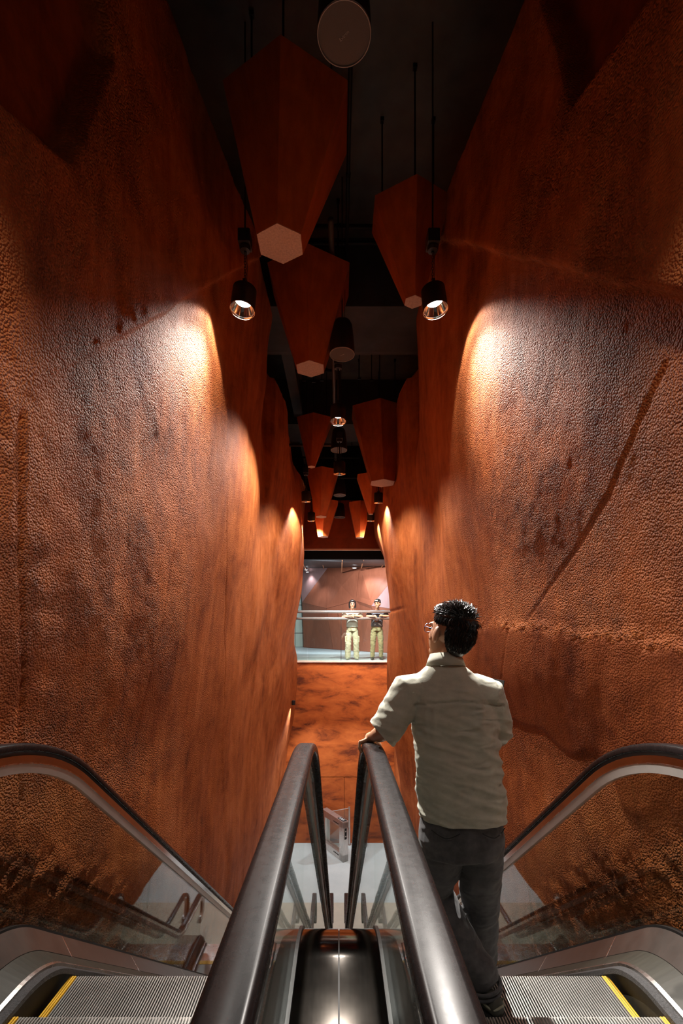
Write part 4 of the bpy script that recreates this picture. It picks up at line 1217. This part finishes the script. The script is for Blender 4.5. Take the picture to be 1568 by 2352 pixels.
# shirt
def shirt_disp(co, no):
    p = co + np.array(MB)
    x, y, z = p[:, 0], p[:, 1], p[:, 2]
    low = smooth01((-0.2 - z) / 0.25)
    side = np.abs(x - 0.52)
    f1 = np.abs(fbm(x * 4 + z * 2.0, y * 4, z * 15 + x * 4.5, 3, 4))
    f2 = np.abs(fbm(x * 9 - z * 6, y * 7, z * 5, 3, 14))
    f3 = fbm(x * 3, y * 3, z * 2.2, 2, 24)
    pleat = sum(np.exp(-((x - c) / 0.014) ** 2) for c in (.375, .405, .6)) * smooth01((-.29 - z) / .04) * smooth01((z + .56) / .2) * (y < 2.1)
    d = low * (-.016 * f1 - .008 * f2 + .012 * f3 + .009) + .008 * pleat
    yoke = (np.abs(z - (-.305 - .02 * np.abs(x - .5) / .15)) < .006) & (y < 2.1) & (side < .2)
    d = d + np.where(yoke, -.005, 0) + np.where((z > -.305) & (y < 2.1) & (side < .17), .003, 0)
    return co + no * d[:, None]
bm = bmesh.new()
rings_loft(bm, [(.545, 2.10, -.885, .194, .142), (.546, 2.10, -.845, .197, .143), (.548, 2.10, -.77, .198, .142), (.54, 2.10, -.66, .192, .135), (.528, 2.10, -.5, .186, .13), (.51, 2.10, -.38, .195, .128), (.495, 2.10, -.32, .2, .122), (.486, 2.10, -.27, .186, .112), (.48, 2.10, -.225, .15, .095), (.477, 2.10, -.18, .1, .078), (.476, 2.10, -.155, .07, .066)], 40, 2.3)
limb(bm, [((.37, 2.1, -.28), .085), (SLL + Vector((-.01, 0, -.01)), .085), ((SLL + EL) / 2 + Vector((-.002, 0, 0)), .078), (EL + Vector((.0, .0, .02)), .069), (EL + Vector((-.045, 0, -.05)), .066)], 20)
limb(bm, [((.61, 2.1, -.285), .085), (SLR + Vector((.01, 0, -.01)), .084), ((SLR + ER) / 2 + Vector((.008, 0, 0)), .074), (ER + Vector((0, 0, .025)), .064), (ER + Vector((.006, .004, -.02)), .062)], 20)
bm.transform(mi)
cuts = [(Vector((.19, 2.07, -.462)) - MB, (-.75, 0, -.66), .115), (Vector((.745, 2.13, -.497)) - MB, (.3, .2, -.9), .105), (Vector((.545, 2.1, -.838)) - MB, (0, 0, -1), .3)]
shirt = remeshed('shirt', bm, 0.006, 4, M['shirt'], man, shirt_disp, None, cuts); shirt['label'] = 'creased sage linen short-sleeved shirt'
# collar band
bm = bmesh.new()
rows = []
for k in range(33):
    a = math.radians(-250 + 320 * k / 32.0)
    c, s_ = math.cos(a), math.sin(a)
    tilt = 0.012 * s_
    ci = Vector((.478 + .066 * c, 2.102 + .066 * s_, -.122 - tilt)); ct_ = Vector((.478 + .069 * c, 2.102 + .07 * s_, -.112 - tilt))
    cb = Vector((.478 + .088 * c, 2.10 + .086 * s_, -.166 - tilt)); cb2 = Vector((.478 + .08 * c, 2.10 + .078 * s_, -.168 - tilt))
    rows.append([bm.verts.new(q) for q in (ci, ct_, cb, cb2)])
for a, b in zip(rows[:-1], rows[1:]):
    for k in range(4): bm.faces.new((a[k], a[(k + 1) % 4], b[(k + 1) % 4], b[k]))
bm.faces.new(rows[0][::-1]); bm.faces.new(rows[-1])
bm.transform(mi); bobj('collar', bm, M['shirt'], shirt, True)
# jeans
def jeans_disp(co, no):
    p = co + np.array(MB)
    x, y, z = p[:, 0], p[:, 1], p[:, 2]
    d = -.009 * np.abs(fbm(x * 6 + z * 2, y * 6, z * 8 - x * 3, 3, 44)) + .005
    cuff = smooth01((-1.45 - z) / .12)
    d = d - .012 * cuff * np.abs(fbm(x * 4, y * 4, z * 17, 2, 50))
    return co + no * d[:, None]
bm = bmesh.new()
rings_loft(bm, [(.545, 2.1, -1.0, .165, .12), (.548, 2.1, -.93, .186, .132), (.547, 2.1, -.83, .178, .12)], 32, 2.3)
limb(bm, [((.468, 2.11, -.95), .108), ((.46, 2.15, -1.08), .1), (KL + Vector((0, -.005, 0)), .082), ((KL * .62 + AL * .38), .083), ((KL * .25 + AL * .75), .08), (AL + Vector((0, 0, .05)), .078)], 20)
limb(bm, [((.632, 2.11, -.95), .108), ((.645, 2.15, -1.12), .098), (KR, .08), ((KR + AR) / 2, .078), (AR + Vector((0, 0, .03)), .074)], 20)
bm.transform(mi)
jeans = remeshed('jeans', bm, 0.0062, 3, M['jeans'], man, jeans_disp); jeans['label'] = 'washed black jeans with back pockets'
# hem roll at the near ankle, pocket stitching
bm = bmesh.new()
for dz_ in (-.004, .018):
    limb(bm, [(AL + Vector((.079 * math.cos(a), .079 * math.sin(a), -.002 + dz_ + .012 * math.cos(a))), .008) for a in [2 * math.pi * k / 24 for k in range(24)]], 6, closed=True)
bm.transform(mi); bobj('hem', bm, M['jeans'], jeans, True)
for cx in (.452, .66):
    bm = bmesh.new()
    pts = []
    for q in range(9):
        u = -1 + q / 4.0
        pts.append((Vector((cx + u * .055, 2.1 - .128 * (max(0.0, 1 - (abs(cx + u * .055 - .547) / .19) ** 2.3)) ** (1 / 2.3) - .009, -.885 + .025 * abs(u) ** 1.5)), .002))
    limb(bm, pts, 5); bm.transform(mi); bobj('pocket_stitching', bm, M['stitch'], jeans)
# shoes
def shoe(A_, yaw, zf):
    R = Matrix.Translation(Vector((A_.x, A_.y, zf))) @ Matrix.Rotation(yaw, 4, 'Z')
    bm = bmesh.new()
    rings = [(-.07, .02, .022, .05), (-.055, .038, .012, .085), (-.02, .042, .012, .1), (.04, .042, .012, .085), (.1, .047, .012, .062), (.15, .046, .012, .05), (.19, .03, .014, .04), (.2, .012, .018, .03)]
    rows = []
    for y, wd, z0, z1 in rings:
        rows.append([bm.verts.new((wd * math.cos(a) * (1 if math.sin(a) < 0.3 else .85), y, (z0 + z1) / 2 + (z1 - z0) / 2 * math.sin(a))) for a in [2 * math.pi * k / 14 for k in range(14)]])
    for a, b in zip(rows[:-1], rows[1:]):
        for k in range(14): bm.faces.new((a[k], a[(k + 1) % 14], b[(k + 1) % 14], b[k]))
    bm.faces.new(rows[0][::-1]); bm.faces.new(rows[-1])
    bm.transform(mi @ R); up = bobj('shoe', bm, M['shoe'], man, True)
    bm = bmesh.new()
    out = [(-.078, .0), (-.068, .03), (-.04, .044), (.04, .043), (.11, .05), (.17, .042), (.205, .018), (.21, 0)]
    poly = [(x, y) for y, x in out] + [(-x, y) for y, x in out[-2:0:-1]]
    prism(bm, poly, 'z', 0.0, 0.026); bm.transform(mi @ R); bobj('sole', bm, M['sole'], up)
    for q in range(4):
        bm = bmesh.new()
        u = q / 3.0
        pts = [(Vector((sx_ * (.046 - .003 * q), -.052 + .045 * q + .012 * math.sin(v * 3.1), .036 + .032 * v)), .0035) for sx_ in (1,) for v in (0, .33, .66, 1)]
        limb(bm, pts, 6); bm.transform(mi @ R); bobj('heel_piping', bm, M['shoepale'], up, True)
    bm = bmesh.new()
    pts = [(Vector((.043 * math.sin(v), -.012 - .058 * math.cos(v), .055 + .006 * math.cos(v * 4))), .005) for v in [-1.5 + 3.0 * k / 10 for k in range(11)]]
    limb(bm, pts, 6); bm.transform(mi @ R); bobj('heel_counter', bm, M['shoepale'], up, True)
shoe(AL + Vector((.015, -.03, 0)), math.radians(32), z2 + .001)
shoe(AR, math.radians(-6), z3 + .001)
# hair: cap plus many short locks
bm = bmesh.new()
ellipsoid(bm, (0, -.016, .062), (.083, .098, .07))
ellipsoid(bm, (0, -.064, .0), (.078, .056, .084))
ellipsoid(bm, (.01, .05, .095), (.066, .048, .036))
ellipsoid(bm, (0, -.062, -.055), (.055, .036, .045))
bm.transform(mi @ HM)
hair = remeshed('hair', bm, 0.006, 3, M['hair'], man); hair['label'] = 'short tousled black hair'
bm = bmesh.new()
rng = random.Random(3)
for i in range(3600):
    th = rng.uniform(0, 2 * math.pi); ph = math.acos(rng.uniform(-0.72, 1))
    d = Vector((math.sin(ph) * math.cos(th), math.sin(ph) * math.sin(th), math.cos(ph)))
    if d.y > 0.45 and d.z < 0.55: continue
    if d.z < 0.0 and d.y > -0.3: continue
    base = Vector((d.x * .079, d.y * .092 - .022, d.z * .074 + .052)) if d.z > 0 else Vector((d.x * (.078 + .0 * d.z), d.y * .088 - .026, d.z * .125 + .052))
    n = d
    whorl = Vector((0, -.35, .9))
    flow = (Vector((0.25, 0.75, 0.0)) if d.z > 0.35 else Vector((0.1 * d.x, -.1, -1.0)))
    flow = flow + Vector((rng.uniform(-.5, .5), rng.uniform(-.4, .4), rng.uniform(-.3, .3)))
    tan = flow - n * flow.dot(n)
    if tan.length < .05: continue
    tan.normalize()
    ln = rng.uniform(.028, .052) if d.z > .25 else rng.uniform(.014, .026)
    lift = rng.uniform(.25, .75) if d.z > .25 else rng.uniform(.08, .25)
    sd_ = n.cross(tan).normalized()
    wdt = rng.uniform(.0014, .0026)
    p0 = base - n * .002
    p1 = base + (tan * .55 + n * lift * .6) * ln
    p2 = base + (tan * 1.0 + n * lift * .75) * ln
    v = [bm.verts.new(p0 + sd_ * wdt), bm.verts.new(p0 - sd_ * wdt), bm.verts.new(p0 + n * wdt * 1.2),
         bm.verts.new(p1 + sd_ * wdt), bm.verts.new(p1 - sd_ * wdt), bm.verts.new(p1 + n * wdt * 1.2), bm.verts.new(p2)]
    for a, b in ((0, 1), (1, 2), (2, 0)): bm.faces.new((v[a], v[b], v[b + 3], v[a + 3]))
    for a, b in ((3, 4), (4, 5), (5, 3)): bm.faces.new((v[a], v[b], v[6]))
for i in range(1500):
    th = rng.uniform(0, 2 * math.pi); cz_ = rng.uniform(-0.95, 0.75)
    sr = math.sqrt(1 - cz_ * cz_)
    n = Vector((sr * math.cos(th), sr * math.sin(th), cz_))
    if n.y > 0.25: continue
    base = Vector((n.x * .078, n.y * .056 - .064, n.z * .084))
    flow = Vector((rng.uniform(-.25, .25), rng.uniform(-.2, .2), -1.0))
    tan = (flow - n * flow.dot(n))
    if tan.length < .05: continue
    tan.normalize(); sd_ = n.cross(tan).normalized()
    ln = rng.uniform(.018, .03); wdt = rng.uniform(.0012, .0022); lift = rng.uniform(.1, .28)
    p0 = base - n * .002; p1 = base + (tan * .55 + n * lift * .7) * ln; p2 = base + (tan + n * lift * .6) * ln
    v = [bm.verts.new(p0 + sd_ * wdt), bm.verts.new(p0 - sd_ * wdt), bm.verts.new(p0 + n * wdt * 1.2),
         bm.verts.new(p1 + sd_ * wdt), bm.verts.new(p1 - sd_ * wdt), bm.verts.new(p1 + n * wdt * 1.2), bm.verts.new(p2)]
    for a, b in ((0, 1), (1, 2), (2, 0)): bm.faces.new((v[a], v[b], v[b + 3], v[a + 3]))
    for a, b in ((3, 4), (4, 5), (5, 3)): bm.faces.new((v[a], v[b], v[6]))
bm.transform(mi @ HM)
lk = bobj('locks', bm, M['hair'], hair); lk['kind'] = 'stuff'
# phone
bm = bmesh.new(); box(bm, -.004, .004, -.036, .036, -.075, .075, .003)
bm.transform(Matrix.Translation((.812, 2.43, -.335)) @ Matrix.Rotation(math.radians(70), 4, 'Z') @ Matrix.Rotation(math.radians(8), 4, 'X'))
ph = bobj('phone', bm, M['phone']); setp(ph, 'dark phone held up in the right hand of the man on the escalator', 'phone')
for z_ in (0.02,):
    bm = bmesh.new(); lathe(bm, [(.006, 0), (.005, .002)], 10, mat=Matrix.Translation((.80, 2.425, -.285)) @ Matrix.Rotation(math.pi / 2, 4, 'X')); bobj('camera_lens', bm, M['eye'], ph)

# ---- two people leaning on the balcony rail
def leaner(loc, H, label_, top, pants, hair_long, turn, elbows, hands, shoemat, specs, prints=None):
    t = empty('person', loc); setp(t, label_, 'person', 'two people leaning on the gallery rail')
    k = H / 1.8
    V3 = lambda x, y, z: Vector((x * k, y * k, z * k))
    lean = -.12
    HCn = V3(0, lean - .13, 1.665)
    HMn = Matrix.Translation(HCn) @ Matrix.Rotation(math.pi + turn, 4, 'Z') @ Matrix.Rotation(math.radians(-8), 4, 'X') @ Matrix.Scale(1.04 * k, 4)
    bm = bmesh.new(); head_bm(bm); bm.transform(HMn)
    limb(bm, [(HCn + V3(0, .015, -.06), .052 * k), (V3(0, lean - .04, 1.5), .055 * k), (V3(0, lean, 1.43), .07 * k)], 12)
    rings_loft(bm, [(0, 0.0, .9 * k, .14 * k, .09 * k), (0, lean * .4 * k, 1.1 * k, .13 * k, .09 * k), (0, lean * .85 * k, 1.3 * k, .155 * k, .1 * k), (0, lean * k, 1.42 * k, .13 * k, .07 * k)])
    for s in (-1, 1):
        sh = V3(s * .185, lean - .01, 1.41); el = V3(s * elbows, -.27, 1.285); hd = V3(s * hands[0], hands[1], hands[2] + (.02 if s > 0 else 0))
        limb(bm, [(V3(s * .08, lean, 1.4), .06 * k), (sh, .052 * k), ((sh + el) / 2, .043 * k), (el, .036 * k), ((el + hd) / 2, .034 * k), (hd, .025 * k)], 10)
        dirn = (hd - el).normalized()
        kn_ = [hd + dirn * .045 * k + V3(0, 0, .022 - .015 * q) for q in range(4)]
        tps = [[q_ + dirn * .03 * k + V3(0, -.012, -.01), q_ + dirn * .045 * k + V3(0, -.015, -.03)] for q_ in kn_]
        hand_bm(bm, hd, hd + dirn * .03 * k, kn_, tps, [hd + dirn * .02 * k + V3(0, .01, .03), hd + dirn * .05 * k + V3(0, .01, .038)], .0085)
        hip = V3(s * .09, .02, .92); kne = V3(s * .115, -.01, .5); an = V3(s * .125, .05, .09)
        limb(bm, [(hip, .075 * k), (kne, .05 * k), (an, .036 * k), (an + V3(s * .01, -.1, -.05), .033 * k)], 10)
    remeshed('body', bm, 0.0085, 3, M['skin'], t)
    # face
    HMw = Matrix.Translation(t.location) @ HMn
    face_parts(t, HMw)
    if specs: glasses(t, HMw)
    # hair
    bm = bmesh.new()
    ellipsoid(bm, (0, -.02, .06), (.084, .1, .07)); ellipsoid(bm, (0, -.05, .0), (.082, .066, .085))
    ellipsoid(bm, (0, .055, .09), (.062, .035, .028))
    if hair_long:
        for s in (-1, 1): limb(bm, [((s * .06, .05, .085), .026), ((s * .082, .02, .02), .026), ((s * .085, .01, -.06), .024), ((s * .08, -.005, -.12), .016)], 10)
        ellipsoid(bm, (0, -.055, -.06), (.085, .05, .085))
    else:
        for q in (-.04, -.015, .012, .04): limb(bm, [((q, .07, .1), .02), ((q * 1.1, .092, .062), .014), ((q * 1.15, .096, .04), .007)], 8)
        for s in (-1, 1): limb(bm, [((s * .07, .03, .06), .02), ((s * .08, .012, .01), .012)], 8)
    bm.transform(HMn); remeshed('hair', bm, 0.008, 2, M['hair'], t)
    # top
    def dsp(co, no):
        return co + no * (.007 * fbm(co[:, 0] * 9 + 3, co[:, 1] * 7, co[:, 2] * 11, 3, 71))[:, None]
    bm = bmesh.new()
    rings_loft(bm, [(0, -.01 * k, .99 * k, .178 * k, .122 * k), (0, lean * .5 * k, 1.14 * k, .17 * k, .12 * k), (0, lean * .85 * k, 1.3 * k, .18 * k, .122 * k), (0, lean * k, 1.4 * k, .178 * k, .1 * k), (0, lean * k, 1.45 * k, .11 * k, .08 * k), (0, lean * 1.1 * k, 1.475 * k, .07 * k, .066 * k)], 28, 2.3)
    for s in (-1, 1):
        sh = V3(s * .185, lean - .01, 1.41); el = V3(s * elbows, -.27, 1.285)
        limb(bm, [(V3(s * .1, lean, 1.39), .082 * k), (sh, .076 * k), (sh.lerp(el, .62), .07 * k)], 16)
    tee = remeshed('t_shirt', bm, 0.01, 3, top, t, dsp)
    if prints:
        for nm, pts, r_, mt in prints:
            bm = bmesh.new(); limb(bm, [(V3(x, -.085 + (1.2 - z) * .2 * 0 - .118 + (1.2 - z) * .36, z), r_) for x, z in pts], 6, flat=((0, 1, 0), 0.4)); bobj(nm, bm, mt, tee, True)
    # trousers
    bm = bmesh.new()
    rings_loft(bm, [(0, .01, .86 * k, .16 * k, .12 * k), (0, .0, .95 * k, .168 * k, .118 * k), (0, -.01 * k, 1.03 * k, .158 * k, .108 * k)], 24, 2.3)
    for s in (-1, 1):
        limb(bm, [(V3(s * .088, .02, .88), .098 * k), (V3(s * .108, .005, .65), .094 * k), (V3(s * .117, -.01, .48), (.092 if hair_long else .08) * k), (V3(s * .127, .02, .25), (.092 if hair_long else .074) * k), (V3(s * .13, .045, .09), (.092 if hair_long else .066) * k)], 16)
    def dsp2(co, no):
        return co + no * (-.012 * np.abs(fbm(co[:, 0] * 6 + 1, co[:, 1] * 6, co[:, 2] * 12 + co[:, 0] * 5, 3, 91)))[:, None]
    tr = remeshed('trousers', bm, 0.011, 2, pants, t, dsp2)
    if hair_long:
        for s in (-1, 1):
            bm = bmesh.new(); box(bm, -.014, .014, -.07, .07, -.085, .085, .006); box(bm, -.018, .018, -.073, .073, .05, .09, .004)
            bm.transform(Matrix.Translation(V3(s * .2, .0, .62))); bobj('cargo_pocket', bm, pants, tr)
    for s in (-1, 1):
        bm = bmesh.new()
        ellipsoid(bm, (0, 0, 0), (.047 * k, .12 * k, .045 * k)); ellipsoid(bm, (0, .06, .02), (.042 * k, .055 * k, .05 * k))
        bm.transform(Matrix.Translation(V3(s * .135, -.02, .045)) @ Matrix.Rotation(s * 0.25, 4, 'Z'))
        for v in bm.verts: v.co.z = max(v.co.z, 0.004)
        so = bobj('shoe', bm, shoemat, t, True)
    return t
leaner((0.405, 14.30, SLAB), 1.83, 'person with chin-length dark hair, white t-shirt and khaki cargo trousers leaning on the rail', M['tee_w'], M['khaki'], True, 0.0, .29, (.05, -.37, 1.30), M['shoepale'], True)
leaner((1.16, 14.30, SLAB), 1.85, 'person with short black hair, slate t-shirt and olive trousers leaning on the rail', M['tee_n'], M['olive'], False, -0.45, .31, (.12, -.36, 1.285), M['shoe'], False,
       [('shirt_print', [(-.06, 1.25), (-.085, 1.2), (-.06, 1.15), (-.03, 1.14)], .012, M['orange']), ('shirt_print', [(.0, 1.24), (.03, 1.2), (.0, 1.16)], .01, M['orange']),
        ('shirt_print', [(-.08, 1.04), (.0, 1.065), (.09, 1.05)], .01, M['white']), ('shirt_print', [(-.02, 1.09), (.05, 1.085), (.12, 1.02)], .008, M['white'])])
